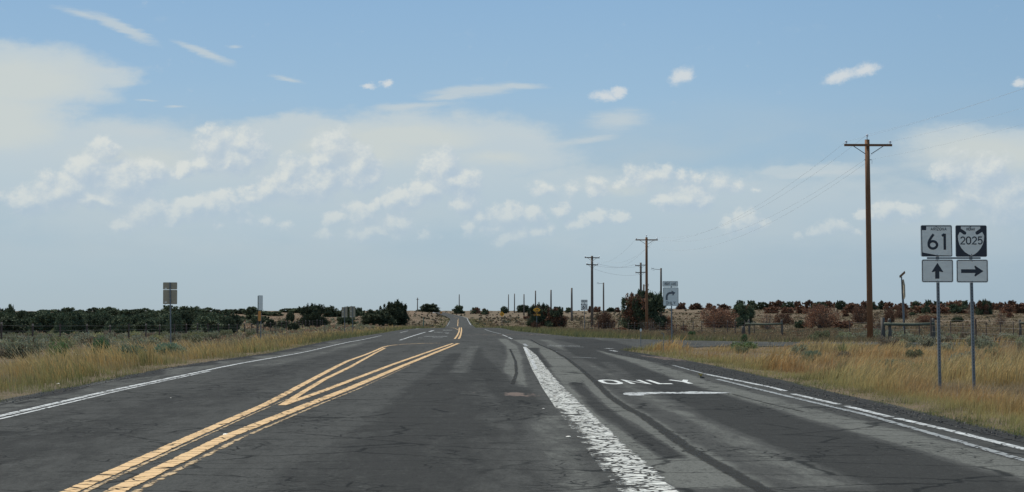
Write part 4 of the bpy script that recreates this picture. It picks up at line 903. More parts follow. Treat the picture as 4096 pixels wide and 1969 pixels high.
def tree_px(kind, seed, x0, x1, yt, yb, Y, label, **k):
    Yc = np.geomspace(max(60, Y*.55), min(1400, Y*1.9), 240); d_ = ray((x0+x1)/2, yb); Xc = d_.x/d_.y*Yc
    err = np.abs((tz(Xc, Yc)-(EYE+d_.z/d_.y*Yc))/Yc*FPX) + 2.0*np.abs(np.log(Yc/Y)); Y = float(Yc[int(np.argmin(err))])
    c = at((x0+x1)/2, yb, Y); w = (x1-x0)*Y/FPX; z = tzf(c.x, Y); t = at((x0+x1)/2, yt, Y).z
    return tree(kind, seed, c.x, Y, t-z, w, label, **k)
# named trees, middle and right
tree_px('greenbig', 1, 1520, 1632, 1206, 1304, 250., 'tallest dark juniper of the clump left of the road')
tree_px('green', 2, 1437, 1560, 1240, 1304, 245., 'low dense juniper filling the left skirt of the tallest clump')
tree_px('greenbig', 2, 1192, 1312, 1218, 1306, 245., 'broad dark juniper between the edge-on green sign and the two sign backs')
tree_px('green', 1, 1345, 1425, 1262, 1306, 235., 'low dark juniper right behind the two narrow sign backs')
tree_px('green', 3, 1675, 1758, 1215, 1250, 640., 'round dark juniper alone on the skyline left of the far road')
tree_px('cone', 1, 1812, 1856, 1222, 1256, 560., 'compact conical juniper just right of the far road bend')
tree_px('halfdead', 1, 1884, 1922, 1229, 1256, 600., 'grey-brown bush first to the right of the conical juniper')
tree_px('faredge', 2, 1922, 1956, 1234, 1260, 590., 'second grey-brown bush right of the conical juniper')
tree_px('green', 2, 2002, 2031, 1225, 1254, 520., 'small juniper above the small symbol diamond')
tree_px('green', 4, 2066, 2125, 1220, 1251, 560., 'round juniper left of the lettered warning diamond')
tree_px('mixed', 1, 2110, 2215, 1217, 1308, 200., 'large dark juniper right behind the lettered warning diamond')
tree_px('halfdead', 3, 2185, 2262, 1232, 1312, 205., 'half brown side bush leaning out of the large juniper by the warning diamond')
tree_px('brown', 2, 2122, 2164, 1284, 1324, 170., 'small rust brown dead bush at the foot of the lettered warning diamond')
tree_px('green', 3, 2212, 2247, 1226, 1249, 600., 'small dark juniper on the skyline right of the two-tone juniper')
tree_px('cone', 2, 2260, 2287, 1230, 1249, 620., 'tiny conical juniper left of the nearest bare pole')
tree_px('farbrown', 1, 2350, 2372, 1224, 1250, 520., 'rust brown bush tucked behind the south 61 marker')
tree_px('farbrown', 2, 2370, 2405, 1226, 1250, 560., 'brown bush right of the double-armed pole')
tree_px('green', 1, 2426, 2460, 1230, 1248, 620., 'flat-topped green juniper right of the small bracket pole')
tree_px('farbrown', 3, 2459, 2482, 1229, 1250, 620., 'small red-brown bush beside the flat-topped juniper')
tree_px('mixed', 2, 2484, 2668, 1168, 1324, 238., 'biggest juniper, dark green going rust brown, behind the utility pole')
tree_px('brown', 1, 2380, 2460, 1246, 1316, 215., 'reddish dead bush right of the south 61 marker')
tree_px('bare', 1, 2560, 2640, 1268, 1330, 205., 'bare grey-brown brush at the foot of the biggest juniper')
tree_px('brownbig', 1, 2800, 2948, 1230, 1314, 225., 'wide rust brown dead juniper with visible limbs right of the right lane sign')
tree_px('mixed', 3, 2925, 3022, 1217, 1306, 235., 'half green half brown juniper behind the wooden brace')
tree_px('bare', 2, 3030, 3110, 1246, 1322, 200., 'sparse dead bush with bare orange twigs above the wooden rail')
tree_px('brown', 3, 3088, 3168, 1252, 1300, 250., 'rounded rust bush right of the sparse dead bush')
tree_px('brownbig', 2, 3205, 3358, 1220, 1314, 235., 'largest rust brown dead juniper, left of the tall pole')
tree_px('brown', 2, 3402, 3482, 1220, 1296, 260., 'rust brown dead juniper directly behind the tall pole')
tree_px('bare', 1, 3478, 3540, 1250, 1340, 150., 'leafless grey bush right of the tall pole foot')
tree_px('brown', 1, 3532, 3582, 1230, 1294, 260., 'rust brown oval bush behind the nearer wooden brace')
tree_px('brown', 3, 3570, 3634, 1225, 1276, 330., 'round rust brown bush behind the solar post')
tree_px('brown', 2, 3672, 3732, 1260, 1293, 200., 'small red-brown bush above the rail of the nearer brace')
tree_px('bare', 2, 3975, 4036, 1243, 1300, 230., 'twisted bare grey bush right of the route markers')
tree_px('mixed', 1, 3905, 3966, 1200, 1262, 400., 'tall green-brown juniper right of the route marker posts')
tree_px('bare', 2, 3862, 3908, 1212, 1262, 400., 'thin dead bush seen between the route marker posts')
tree_px('brown', 1, 2720, 2752, 1300, 1330, 230., 'low red-brown bush just right of the right lane sign post'); tree_px('bare', 1, 2660, 2720, 1290, 1352, 150., 'broken pale dead limb bush behind the right lane sign post')
# right skyline
rs = random.Random(21)
x = 2705
while x < 4180:
    wpx = rs.uniform(34, 74); k = rs.random(); Y = rs.uniform(640, 860)
    kind = 'far' if k < .36 else ('farbrown' if k < .78 else 'faredge'); dense = x > 2880
    if dense or rs.random() < .75:
        top = rs.uniform(1200, 1212) if dense else rs.uniform(1208, 1219)
        tree_px(kind, rs.randint(1, 3), x, x+wpx, top, 1240, Y, {'far': 'dark green round juniper in the skyline row on the right', 'farbrown': 'rust brown shrub in the skyline row on the right', 'faredge': 'half brown juniper in the skyline row on the right'}[kind], group='junipers along the right ridge')
    x += wpx*rs.uniform(.55, 1.0) if dense else wpx*rs.uniform(.9, 1.4)
for x0, x1, yt, kind, Y in ((3660, 3735, 1218, 'farbrown', 480), (3720, 3800, 1216, 'farbrown', 500), (3770, 3860, 1206, 'faredge', 520), (3690, 3735, 1200, 'far', 560), (4000, 4060, 1218, 'farbrown', 500), (4050, 4120, 1214, 'farbrown', 480), (3370, 3440, 1214, 'farbrown', 520),
                            (3060, 3120, 1226, 'farbrown', 520), (3120, 3180, 1228, 'farbrown', 540), (3180, 3230, 1224, 'farbrown', 500), (3240, 3300, 1214, 'faredge', 560), (2775, 2830, 1252, 'farbrown', 420), (2840, 2870, 1240, 'farbrown', 500)):
    tree_px(kind, rs.randint(1, 3), x0, x1, yt, 1255, float(Y), 'brown or half green shrub on the right slope below the skyline row', group='shrubs on the right slope')
# small shrubs scattered in the right field
for k in range(46):
    px = rs.uniform(1880, 4150); Y = rs.uniform(230, 620); c = at(px, 1280, Y)
    if inroad(np.array([c.x]), np.array([Y]), 4)[0]: continue
    tree('farbrown' if rs.random() < .7 else 'far', rs.randint(1, 3), c.x, Y, rs.uniform(.5, 1.3), rs.uniform(.9, 2.4), 'small low scrub clump in the open brown field on the right', group='scrub clumps in the right field', name='scrub_clump', cat='shrub')
# left juniper wood: front masses then the back row on the skyline
def row(x0, x1, Ya, Yb, htop, step, kinds, label, group, seed):
    r_ = random.Random(seed); x = x0
    while x < x1:
        Y = r_.uniform(Ya, Yb); top = htop(x)+r_.uniform(-9, 15); wpx = step*r_.uniform(.6, 1.5)
        c = at(x, 1300, Y); z = tzf(c.x, Y); h = at(x, top, Y).z-z
        if h > .6: tree(r_.choice(kinds), r_.randint(1, 4), c.x, Y, h, wpx*Y/FPX, label, group)
        x += wpx*r_.uniform(.42, .80)
row(-60, 1460, 640, 900, lambda x: np.interp(x, [-60, 0, 40, 90, 150, 300, 460, 560, 700, 900, 1000, 1140, 1250, 1460], [1240, 1240, 1236, 1250, 1244, 1238, 1222, 1226, 1230, 1238, 1236, 1230, 1226, 1236]), 66, ['far'], 'dark juniper in the back row of the wood on the left skyline', 'back row of the left juniper wood', 5)
row(120, 1120, 430, 600, lambda x: np.interp(x, [120, 250, 450, 600, 900, 1120], [1246, 1240, 1236, 1244, 1252, 1262]), 80, ['far'], 'dark juniper in the middle rows of the wood on the left', 'middle rows of the left juniper wood', 6)
row(-80, 960, 240, 300, lambda x: np.interp(x, [-80, 0, 90, 250, 420, 520, 700, 860, 960], [1248, 1246, 1252, 1252, 1250, 1264, 1256, 1252, 1260]), 92, ['green'], 'dark juniper in the second row of the wood on the left', 'second row of the left juniper wood', 7)
row(-60, 700, 190, 222, lambda x: np.interp(x, [-60, 120, 250, 420, 560, 640, 700], [1268, 1264, 1256, 1262, 1270, 1260, 1258]), 100, ['green'], 'dark juniper at the front edge of the wood on the left', 'front row of the left juniper wood', 8)
row(700, 930, 196, 225, lambda x: 1252+0*x, 84, ['green', 'cone'], 'dark juniper standing at the right end of the wood front', 'right end of the left juniper wood', 9)
tree_px('cone', 3, 18, 58, 1219, 1330, 300., 'tall juniper spike sticking up at the far left')
for x0, x1, yt, yb, Y in ((1060, 1100, 1276, 1312, 210.), (1095, 1160, 1282, 1320, 195.), (1150, 1195, 1290, 1322, 190.), (1145, 1180, 1247, 1290, 330.), (1365, 1420, 1226, 1262, 480.), (1425, 1452, 1230, 1265, 480.), (1004, 1060, 1264, 1300, 300.)):
    tree_px('green', rs.randint(1, 4), x0, x1, yt, yb, Y, 'small dark juniper scattered between the left wood and the tallest clump', group='scattered junipers left of the tallest clump')

# ---- sagebrush
def sage_mesh(seed, c1, c2, n=900, w=.9, h=.55, size=.045, dead=.12):
    rs_ = np.random.RandomState(seed); c = []; r = []
    for k in range(9):
        a = rs_.rand()*6.28; q = rs_.rand()**.5*w*.34; c.append((math.cos(a)*q, math.sin(a)*q, h*(.35+.3*rs_.rand()))); r_ = w*(.15+.1*rs_.rand()); r.append((r_, r_, h*.33))
    T, d, idx = leafcloud(rs_, np.array(c), np.array(r), n, size, shell=.35, up=1.0); T[:, :, 2] = np.maximum(T[:, :, 2], 0)
    u = rs_.rand(n, 1); col = np.array(c1)*(1-u)+np.array(c2)*u; col = np.where(rs_.rand(n, 1) < dead, np.array([.13, .09, .06]), col)
    me = tri_object('foliage', T, col, M_sage, link=False).data
    wb = MB(); r2 = random.Random(seed)
    for k in range(7):
        a = r2.uniform(0, 6.28); l = r2.uniform(.2, .42)*w; wb.tube([(0, 0, -.05), (math.cos(a)*l*.5, math.sin(a)*l*.5, h*.3), (math.cos(a)*l, math.sin(a)*l, h*.62)], [.018, .012, .005], 4)
    tm = bpy.data.meshes.new('stem'); tm.from_pydata(wb.v, [], wb.f); tm.materials.append(M_bark); return me, tm
SAGE = [sage_mesh(s, *c_) for s, c_ in enumerate([((.20, .215, .14), (.32, .325, .215)), ((.17, .185, .10), (.28, .28, .155)), ((.23, .235, .165), (.35, .34, .235)), ((.17, .14, .10), (.28, .23, .16)), ((.21, .23, .11), (.36, .34, .16))])]
SGREEN = [sage_mesh(11, (.05, .10, .045), (.10, .17, .07), 1500, .8, 1.0, .05, .03), sage_mesh(12, (.10, .15, .06), (.19, .25, .10), 1200, 1.0, .6, .05, .05), sage_mesh(13, (.15, .2, .13), (.26, .31, .2), 1500, 1.1, .5, .045, .02)]
def bush(me, x, y, s, sz, label, group=None, name='sagebrush', cat='shrub'):
    root = empty(name, (x, y, tzf(x, y)-.03), random.uniform(0, 6.28), label, cat, group); root.scale = (s, s, sz)
    for n_, m_ in zip(('foliage', 'stem'), me):
        o = bpy.data.objects.new(n_, m_); C.objects.link(o); o.parent = root
    return root
random.seed(11)
LB = ['pale grey-green sagebrush mound', 'olive grey sagebrush mound', 'silvery sagebrush mound', 'brown-grey half dry sagebrush mound', 'yellow-green rabbitbrush mound']
def scatter(n, pxa, pxb, Ya, Yb, cond, where, group, sc=(.7, 1.5), wts=None, power=1.0):
    k = 0; t = 0
    while k < n and t < n*40:
        t += 1; px = random.uniform(pxa, pxb); Y = math.exp(random.uniform(math.log(Ya), math.log(Yb))); x = (px-VPX)*Y/FPX
        if not cond(x, Y) or inroad(np.array([x]), np.array([Y]), 1.5)[0]: continue
        if float(fbm(np.array([x]), np.array([Y]), .09, 40)[0]) < .44: continue
        i = random.choices(range(5), wts or [3, 3, 2, 2, 1])[0]; s = random.uniform(*sc)
        bush(SAGE[i], x, Y, s, s*random.uniform(.75, 1.2), LB[i]+' '+where, group); k += 1
scatter(175, -120, 1560, 62, 235, lambda x, y: x < -13.5-(.03*y), 'in the field left of the road', 'sagebrush in the left field', (.8, 1.7))
scatter(70, 3250, 4200, 68, 135, lambda x, y: x > 18, 'in the strip around the nearest fence on the right', 'sagebrush along the right fence', (.7, 1.3), [4, 3, 3, 1, 0])
scatter(24, 2900, 4200, 36, 70, lambda x, y: x > 10, 'growing in the tall dry grass on the right', 'sagebrush in the right verge grass', (.4, .85), [3, 4, 3, 1, 0])
def bpx(i, px, pyb, Y, s, sz, label, src=None, **k): c = at(px, pyb, Y); return bush((src or SGREEN)[i], c.x, Y, s, sz, label, **k)
bpx(0, 412, 1412, 56., .95, 1.0, 'upright dark green shrub in the left verge below the fence', name='green_shrub'); bpx(1, 225, 1400, 62., .8, 1.25, 'bright green shrub behind pale grass heads at far left', name='green_shrub')
bpx(2, 684, 1386, 71., 1.45, 1.2, 'pale blue-green sage mound at the foot of the sign seen from behind', name='sagebrush'); bpx(2, 535, 1396, 66., 1.1, 1.1, 'low pale blue-green sage left of the sign seen from behind', name='sagebrush')
bpx(0, 2975, 1362, 92., .5, .55, 'green weedy bush at the foot of the wooden brace by the side road', name='green_shrub'); bpx(1, 2960, 1385, 74., 1.6, .75, 'wide light green weeds beside the visible patch of side road', name='green_shrub')
bpx(0, 2764, 1352, 112., .8, .45, 'small dark green weed clump before the right field fence', name='green_shrub'); bpx(1, 3700, 1450, 45., .8, .5, 'soft grey-green clump in the grass left of the route markers', name='green_shrub')
bpx(2, 3590, 1430, 50., 1.0, .6, 'pale sage patch left of the route marker posts', name='sagebrush'); bpx(2, 3240, 1415, 60., .7, .7, 'pale sage clump in the grass below the largest dead juniper', name='sagebrush')
# yucca-like tuft
def tuft(x, y, s, label):
    rs_ = np.random.RandomState(int(x*7)); n = 90; a = rs_.rand(n)*6.28; l = s*(.6+.5*rs_.rand(n)); o = .15+.75*rs_.rand(n)
    tip = np.stack([np.cos(a)*l*o*.8, np.sin(a)*l*o*.8, l*(1-.45*o)], 1); sd_ = np.stack([-np.sin(a), np.cos(a), 0*a], 1)*.018
    T = np.stack([-sd_, sd_, tip], 1); col = np.array([.16, .17, .08])+rs_.rand(n, 1)*np.array([.14, .12, .05]); o_ = tri_object('yucca_tuft', T, col, M_sage); o_.location = (x, y, tzf(x, y)); tag(o_, label, 'plant')
c = at(3372, 1408, 62.); tuft(c.x, 62., .75, 'spiky yucca-like tuft in the dry grass below the tall pole')

# low brush too many to count
def brush_mass(name, n, pxa, pxb, Ya, Yb, cond, label, cols, hs=(.2, .5), seed=3, leaves=26):
    rs_ = np.random.RandomState(seed); px = rs_.uniform(pxa, pxb, n); Y = np.exp(rs_.uniform(math.log(Ya), math.log(Yb), n)); X = (px-VPX)*Y/FPX
    k = cond(X, Y) & ~inroad(X, Y, 1.2); k &= fbm(X, Y, .05, 71) > .40; X = X[k]; Y = Y[k]; n = len(X); Z = tz(X, Y)
    s = rs_.uniform(.5, 1.2, n); h = rs_.uniform(hs[0], hs[1], n); ci = rs_.randint(0, len(cols), n); base = np.array(cols)[ci]
    c = np.stack([X, Y, Z], 1); cc = np.repeat(c, leaves, 0); ss_ = np.repeat(s, leaves); hh = np.repeat(h, leaves); m = n*leaves
    d = rs_.normal(size=(m, 3)); d /= np.linalg.norm(d, axis=1)[:, None]; d[:, 2] = np.abs(d[:, 2]); rr = rs_.rand(m)**.4
    P_ = cc + np.stack([d[:, 0]*ss_*.5*rr, d[:, 1]*ss_*.5*rr, d[:, 2]*hh*rr], 1); sz = np.clip(cc[:, 1]*.0008, .05, .5)*(.7+.6*rs_.rand(m)); ax = rs_.normal(size=(m, 3))*.5+np.array([0, 0, 1]); ax /= np.linalg.norm(ax, axis=1)[:, None]
    sd_ = np.cross(ax, rs_.normal(size=(m, 3))); sd_ /= np.linalg.norm(sd_, axis=1)[:, None]
    T = np.stack([P_-sd_*sz[:, None]*.5, P_+sd_*sz[:, None]*.5, P_+ax*sz[:, None]], 1); col = np.repeat(base, leaves, 0)*(.7+.6*rs_.rand(m, 1))
    tag(tri_object(name, T, col, M_sage), label, 'ground cover', kind='stuff')
SCOL = [(.24, .235, .15), (.20, .195, .12), (.28, .265, .175), (.22, .16, .105), (.33, .27, .14), (.31, .215, .135), (.25, .17, .11)]
brush_mass('low_sage_cover', 3800, -200, 1700, 75, 520, lambda x, y: (x < -12) & (x < -.03*y), 'low grey-green brush covering the ground left of the road', SCOL, (.2, .55), 3)
brush_mass('low_scrub_cover', 2200, 1860, 4300, 120, 800, lambda x, y: x > 12, 'low scattered scrub over the brown field on the right', [(.19, .145, .09), (.15, .14, .095), (.18, .11, .07), (.25, .19, .11), (.22, .16, .10)], (.12, .32), 4, 16)
brush_mass('far_scrub_cover', 900, 1500, 2700, 420, 1300, lambda x, y: x < 1e9, 'far scrub specks on the slopes either side of the far road', [(.17, .17, .11), (.15, .13, .085), (.22, .18, .11), (.12, .09, .065)], (.2, .5), 5, 14)

# ------------------------------------------------------------------ grass
def grass(name, n, pxa, pxb, Ya, Yb, cond, label, seed, hfun, cfun, wk=(.0075, .00031), two=True, lean=.35, side_=1):
    rs_ = np.random.RandomState(seed); px = rs_.uniform(pxa, pxb, n); Y = np.exp(rs_.uniform(math.log(Ya), math.log(Yb), n)); X = (px-VPX)*Y/FPX
    # gather into clumps
    cl = .12+.0012*Y; X = X+rs_.randn(n)*0; gx = np.round(X/(cl*4)+.35*np.sin(Y*3.1))*(cl*4); pull = (rs_.rand(n) < .55); X = np.where(pull, gx-.35*np.sin(Y*3.1)*(cl*4)+rs_.randn(n)*cl*.8, X)
    k = cond(X, Y); L_ = interp(RL, Y); R_ = interp(RR, Y); d = np.maximum(L_-X, X-R_); k &= d > -.02+.25*(fbm(X, Y, .8, 77)-.5)
    X = X[k]; Y = Y[k]; d = d[k]; n = len(X); h = hfun(X, Y, d, rs_); keep = h > .03; X = X[keep]; Y = Y[keep]; d = d[keep]; h = h[keep]; n = len(X)
    Z = tz(X, Y)-.02; a = rs_.rand(n)*6.28; ln = lean*(.3+1.1*rs_.rand(n))*h; dx = np.cos(a)*ln+(.28*h if side_ > 0 else -.20*h)*fbm(X, Y, .4, 99)*1.8; dy = np.sin(a)*ln; wd_ = np.maximum(wk[0], wk[1]*Y)*(.6+.8*rs_.rand(n)); wd_ = wd_*np.clip(h/.35, .5, 1.4)
    b = rs_.rand(n)*3.14; sx = np.cos(b)*wd_; sy = np.sin(b)*wd_*.6
    p0 = np.stack([X, Y, Z], 1); tip = p0+np.stack([dx, dy, h], 1); mid_ = p0+np.stack([dx*.3, dy*.3, h*.6], 1); sv = np.stack([sx, sy, 0*sx], 1)
    c0, c1 = cfun(X, Y, d, rs_, h)
    if two:
        T = np.concatenate([np.stack([p0-sv*.5, p0+sv*.5, mid_+sv*.4], 1), np.stack([p0-sv*.5, mid_+sv*.4, mid_-sv*.4], 1), np.stack([mid_-sv*.4, mid_+sv*.4, tip], 1)], 0)
        cm_ = (c0+c1)/2; cl_ = np.concatenate([np.stack([c0, c0, cm_], 1), np.stack([c0, cm_, cm_], 1), np.stack([cm_, cm_, c1], 1)], 0)
    else: T = np.stack([p0-sv*.5, p0+sv*.5, tip], 1); cl_ = np.stack([c0, c0, c1], 1)
    tag(tri_object(name, T, cl_, M_grass), label, 'grass', kind='stuff')
def vcol(*c): return np.array(c, float)
GRN, OLV, GLD, STR, ORG, BRN = vcol(.20, .205, .075), vcol(.35, .295, .12), vcol(.45, .325, .135), vcol(.58, .45, .24), vcol(.45, .24, .09), vcol(.26, .175, .095)
def lerp(a, b, t): t = np.clip(t, 0, 1)[:, None]; return a*(1-t)+b*t
def shp(v, k=2.3): return np.clip((v-.5)*k+.5, 0, 1)
def hL(X, Y, d, rs_):
    n = shp(fbm(X, Y, .30, 31), 1.7); n3 = shp(fbm(X, Y, 1.1, 36, 3))
    h = .11+.34*sstep(.1, 1.6, d)*(.25+1.15*n)*(.40+1.1*n3); wdt = 2.6+3.4*sstep(30, 75, Y)+3*(fbm(X, Y, .12, 33)-.5)
    h = h*(1-.62*sstep(0, 2.5, d-wdt)); h *= .45+.85*rs_.rand(len(X))
    return .86*h*(.35+.65*sstep(.36, .50, fbm(X, Y, .5, 35)))
def cL(X, Y, d, rs_, h):
    n1 = fbm(X, Y, .22, 51); n2 = fbm(X, Y, .6, 52); n4 = shp(fbm(X, Y, 1.4, 54, 3), 1.8); c = lerp(GRN, OLV, sstep(.2, 1.5, d+2.4*(n2-.5))); c = lerp(c, GLD, sstep(1.6, 5, d)*.55+1.1*(n1-.46)); c = lerp(c, ORG, sstep(.50, .66, n4)*.45*(d > .9)); c = lerp(c, BRN, sstep(5, 9, d)*.35+sstep(.58, .7, n1)*.5); c = lerp(c, vcol(.24, .19, .14), (1-sstep(.36, .48, fbm(X, Y, .5, 35)))*.75*sstep(.8, 2, d))
    c = c*(.38+.62*n4+.60*rs_.rand(len(X)))[:, None]; tip = lerp(c*1.1, STR, (.10+.5*rs_.rand(len(X)))*sstep(.8, 3, d)); return c*.85, tip
def hR(X, Y, d, rs_):
    n = shp(fbm(X, Y, .35, 61), 1.7); n3 = shp(fbm(X, Y, 1.1, 67, 3))
    h = .10+.32*sstep(.2, 1.8, d)*(.25+1.15*n)*(.40+1.1*n3); h = h*(1-.35*sstep(7, 13, d)); uu = VPX+X/Y*FPX; h = h*(1+.55*sstep(2450, 2475, uu)*(1-sstep(2680, 2760, uu))*sstep(56, 64, Y)); h = h*(1-.52*sstep(2740, 2800, uu)*(1-sstep(3120, 3260, uu))*sstep(52, 66, Y)); h *= .45+.85*rs_.rand(len(X)); return .92*h*(.35+.65*sstep(.36, .52, fbm(X, Y, .45, 63)))
def cR(X, Y, d, rs_, h):
    n1 = fbm(X, Y, .2, 65); n2 = fbm(X, Y, .5, 66); n4 = shp(fbm(X, Y, 1.4, 68, 3), 1.8); c = lerp(GRN, OLV, sstep(.0, .9, d+1.6*(n2-.5))); c = lerp(c, GLD, sstep(.9, 2.8, d)*.9); c = lerp(c, ORG, sstep(.36, .54, n1)*.9*sstep(.7, 1.8, d)); c = lerp(c, OLV, sstep(.56, .68, n4)*.6); c = lerp(c, BRN, sstep(5, 9, d)*sstep(.45, .6, n2)*.7); c = lerp(c, vcol(.25, .19, .13), (1-sstep(.36, .5, fbm(X, Y, .45, 63)))*.75*sstep(.8, 2, d))
    c = c*(.38+.62*n4+.60*rs_.rand(len(X)))[:, None]; tip = lerp(c*1.1, STR, (.12+.6*rs_.rand(len(X)))*sstep(.6, 2.2, d)); return c*.85, tip
grass('left_verge_grass', 240000, -500, 1900, 14, 200, lambda x, y: (x < 0), 'tall olive and golden grass along the left edge of the road', 1, hL, cL, side_=-1)
grass('right_verge_grass', 370000, 1900, 5400, 11, 112, lambda x, y: (x > 0) & (y < 87+.0*x), 'tall golden and rust dry grass right of the road', 2, hR, cR)
def hF(X, Y, d, rs_): return (.10+.16*fbm(X, Y, .2, 81)+.12*(d < 6))*(.5+rs_.rand(len(X)))
def cF(X, Y, d, rs_, h):
    n1 = fbm(X, Y, .05, 82); n2 = fbm(X, Y, .3, 83); c = lerp(vcol(.19, .138, .082), vcol(.135, .103, .067), n1*1.5-.25); c = lerp(c, vcol(.13, .125, .07), sstep(.5, .65, n2)*.7); c = lerp(c, vcol(.15, .17, .07), (1-sstep(.5, 5, d))*.7); c = c*(.8+.4*rs_.rand(len(X)))[:, None]; return c, lerp(c, GLD, .25*rs_.rand(len(X)))
grass('field_grass', 230000, 1700, 4400, 92, 700, lambda x, y: (x > 4) & ((y > 92) | (x > 30)), 'short dry grass over the open field right of the road', 3, hF, cF, (.01, .0005), False, .5)
grass('left_field_grass', 90000, -300, 1800, 100, 900, lambda x, y: x < -.5, 'short dry grass among the sage on the left', 4, hF, cF, (.01, .0005), False, .5)
# taller pale seed stalks leaning with the wind
def stalks(name, n, pxa, pxb, Ya, Yb, side, label, seed):
    rs_ = np.random.RandomState(seed); px = rs_.uniform(pxa, pxb, n); Y = np.exp(rs_.uniform(math.log(Ya), math.log(Yb), n)); X = (px-VPX)*Y/FPX; d = np.maximum(interp(RL, Y)-X, X-interp(RR, Y)); k = (d > 1.2) & (fbm(X, Y, .3, 91) > .5); X = X[k]; Y = Y[k]; n = len(X); Z = tz(X, Y)
    h = rs_.uniform(.45, .75, n); dr = side*(.15+.4*rs_.rand(n))*h; p0 = np.stack([X, Y, Z], 1); m = p0+np.stack([dr*.35, 0*X, h*.8], 1); tip = p0+np.stack([dr*.95, rs_.randn(n)*.05, h*1.12], 1); w = np.stack([np.maximum(.004, .00014*Y), 0*X, 0*X], 1); up_ = np.stack([0*X, 0*X, np.maximum(.008, .0003*Y)], 1)
    T = np.concatenate([np.stack([p0-w*.5, p0+w*.5, m], 1), np.stack([m-up_*.4, m+w*.9, tip], 1)], 0); c = np.array([.42, .34, .2])*(.8+.5*rs_.rand(n, 1)); cc = np.concatenate([c*.7, c*1.15], 0); tag(tri_object(name, T, cc, M_grass), label, 'grass', kind='stuff')
stalks('left_seed_stalks', 1300, -300, 1000, 20, 90, -1, 'pale seed heads standing above the left verge grass', 5)
stalks('right_seed_stalks', 4500, 2400, 4500, 16, 80, 1, 'pale seed heads standing above the right verge grass', 6)

# ------------------------------------------------------------------ gravel shoulders
def strip(name, inner, width, Ya, Yb, seed, m, side):
    Ys = np.arange(Ya, Yb, .35); x0 = interp(inner, Ys); wv = width*(.55+.9*fbm(Ys, Ys*0+seed, .45, seed)); V = []; K = 6
    for k in range(K):
        t = k/(K-1); X = x0+side*(-.25+(wv+.25)*t); Z = np.maximum(tz(X, Ys), tz0(X, Ys)-.02)+.034-.045*t; V.append(np.stack([X, Ys, Z], 1))
    V = np.stack(V, 1).reshape(-1, 3); n = len(Ys); i = np.arange(n-1)[:, None]*K+np.arange(K-1)[None, :]; F_ = np.stack([i, i+1, i+K+1, i+K], -1).reshape(-1, 4)
    me = bpy.data.meshes.new(name); me.from_pydata(V.tolist(), [], F_.tolist()); me.update(); me.materials.append(m); o = bpy.data.objects.new(name, me); C.objects.link(o); tag(o, kind='structure')
strip('gravel_shoulder', RR, .30, 5, 68, 5, M_gravel, 1); strip('gravel_shoulder', RL, .28, 5, 150, 9, M_gravel, -1)
def pebbles():
    rs_ = np.random.RandomState(9); n = 2600; Y = np.exp(rs_.uniform(math.log(12), math.log(68), n)); s = rs_.rand(n) < .6; X = np.where(s, 5.75+np.abs(rs_.randn(n))*.35, interp(RL, Y)+rs_.rand(n)*.5-.2); Z = np.where(inroad(X, Y), road_z(X, Y), tz(X, Y)+.01)+.004
    r = rs_.uniform(.008, .022, n)[:, None]; P_ = np.stack([X, Y, Z], 1); a = rs_.rand(n)*6.28; e1 = np.stack([np.cos(a), np.sin(a), 0*a], 1)*r; e2 = np.stack([-np.sin(a), np.cos(a), 0*a], 1)*r; up_ = np.array([0, 0, .8])*r
    b0, b1, b2 = P_+e1, P_-e1*.6+e2, P_-e1*.6-e2; T = np.concatenate([np.stack([b0, b1, P_+up_], 1), np.stack([b1, b2, P_+up_], 1), np.stack([b2, b0, P_+up_], 1)], 0); c = rs_.rand(n, 1)*np.array([.14, .13, .12])+.03
    tag(tri_object('loose_gravel', T, np.concatenate([c, c, c], 0), M_jun), 'loose dark gravel along both edges of the asphalt', 'gravel', kind='stuff')
pebbles()
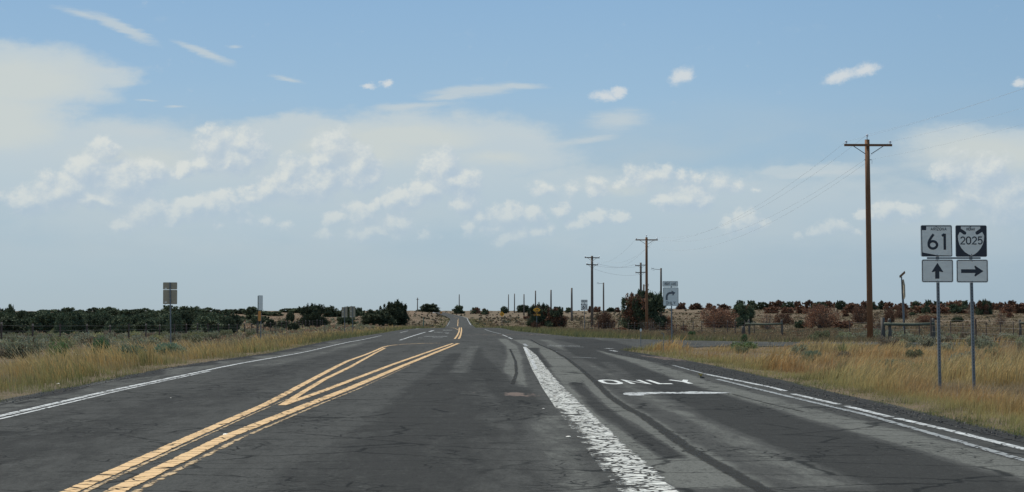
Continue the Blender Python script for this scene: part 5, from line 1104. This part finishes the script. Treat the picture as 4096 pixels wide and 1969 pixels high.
# clump of turf lying in the turning lane, scraps of litter
M_stone = mat('stone', (.07, .065, .055), .9)
def lump(name, x, y, rx, ry, rz_, m, label, cat, seed=1):
    rs_ = random.Random(seed); mb = MB(); n = 10; vs = [(0, 0, rz_)]; fs = []
    rings = [(.55, .85), (.95, .45), (1.0, 0)]
    for q, (rr, zz) in enumerate(rings):
        for k in range(n): a = 6.283*k/n; j = rs_.uniform(.8, 1.15); vs.append((math.cos(a)*rx*rr*j, math.sin(a)*ry*rr*j, rz_*zz*rs_.uniform(.8, 1.1)))
    for k in range(n): fs.append((0, 1+k, 1+(k+1) % n)); 
    for q in range(2):
        for k in range(n): fs.append((1+q*n+k, 1+(q+1)*n+k, 1+(q+1)*n+(k+1) % n, 1+q*n+(k+1) % n))
    mb.add(vs, fs); z = float(road_z(np.array([x]), np.array([y]))[0]) if inroad(np.array([x]), np.array([y]))[0] else tzf(x, y)
    o = mb.build(name, m); o.location = (x, y, z+.002); tag(o, label, cat); return o
c = gp(2808, 1519); o = lump('turf_clod', c[0], c[1], .055, .05, .05, M_stone, 'dark clod with a yellowish tuft lying on the asphalt right of the ONLY lettering', 'clod')
rs_ = np.random.RandomState(2); a = rs_.rand(40)*6.28; l = .05+.04*rs_.rand(40); tp = np.stack([np.cos(a)*l*.7-.03, np.sin(a)*l*.7, .03+l], 1); b_ = np.stack([-.02+0*a, 0*a, .02+0*a], 1); s_ = np.stack([.006+0*a, 0*a, 0*a], 1)
tri_object('grass_tuft', np.stack([b_-s_, b_+s_, tp], 1), np.array([.4, .33, .1])+0*a[:, None], M_sage, parent=o)
for k, (px, py, s, ds) in enumerate([(2274, 1760, .028, 'white scrap lying left of the wide white line'), (902, 1750, .03, 'white scrap lying between the yellow lines'), (234, 1536, .04, 'white scrap caught in the left verge grass'), (2174, 1644, .015, 'pale pebble left of the wide white line'), (683, 1600, .012, 'tiny white chip in the left lane')]):
    c = gp(px, py); lump('litter_scrap', c[0], c[1], s, s*.8, s*.35, M_white, ds, 'litter', k)
print('objects', len(bpy.data.objects))
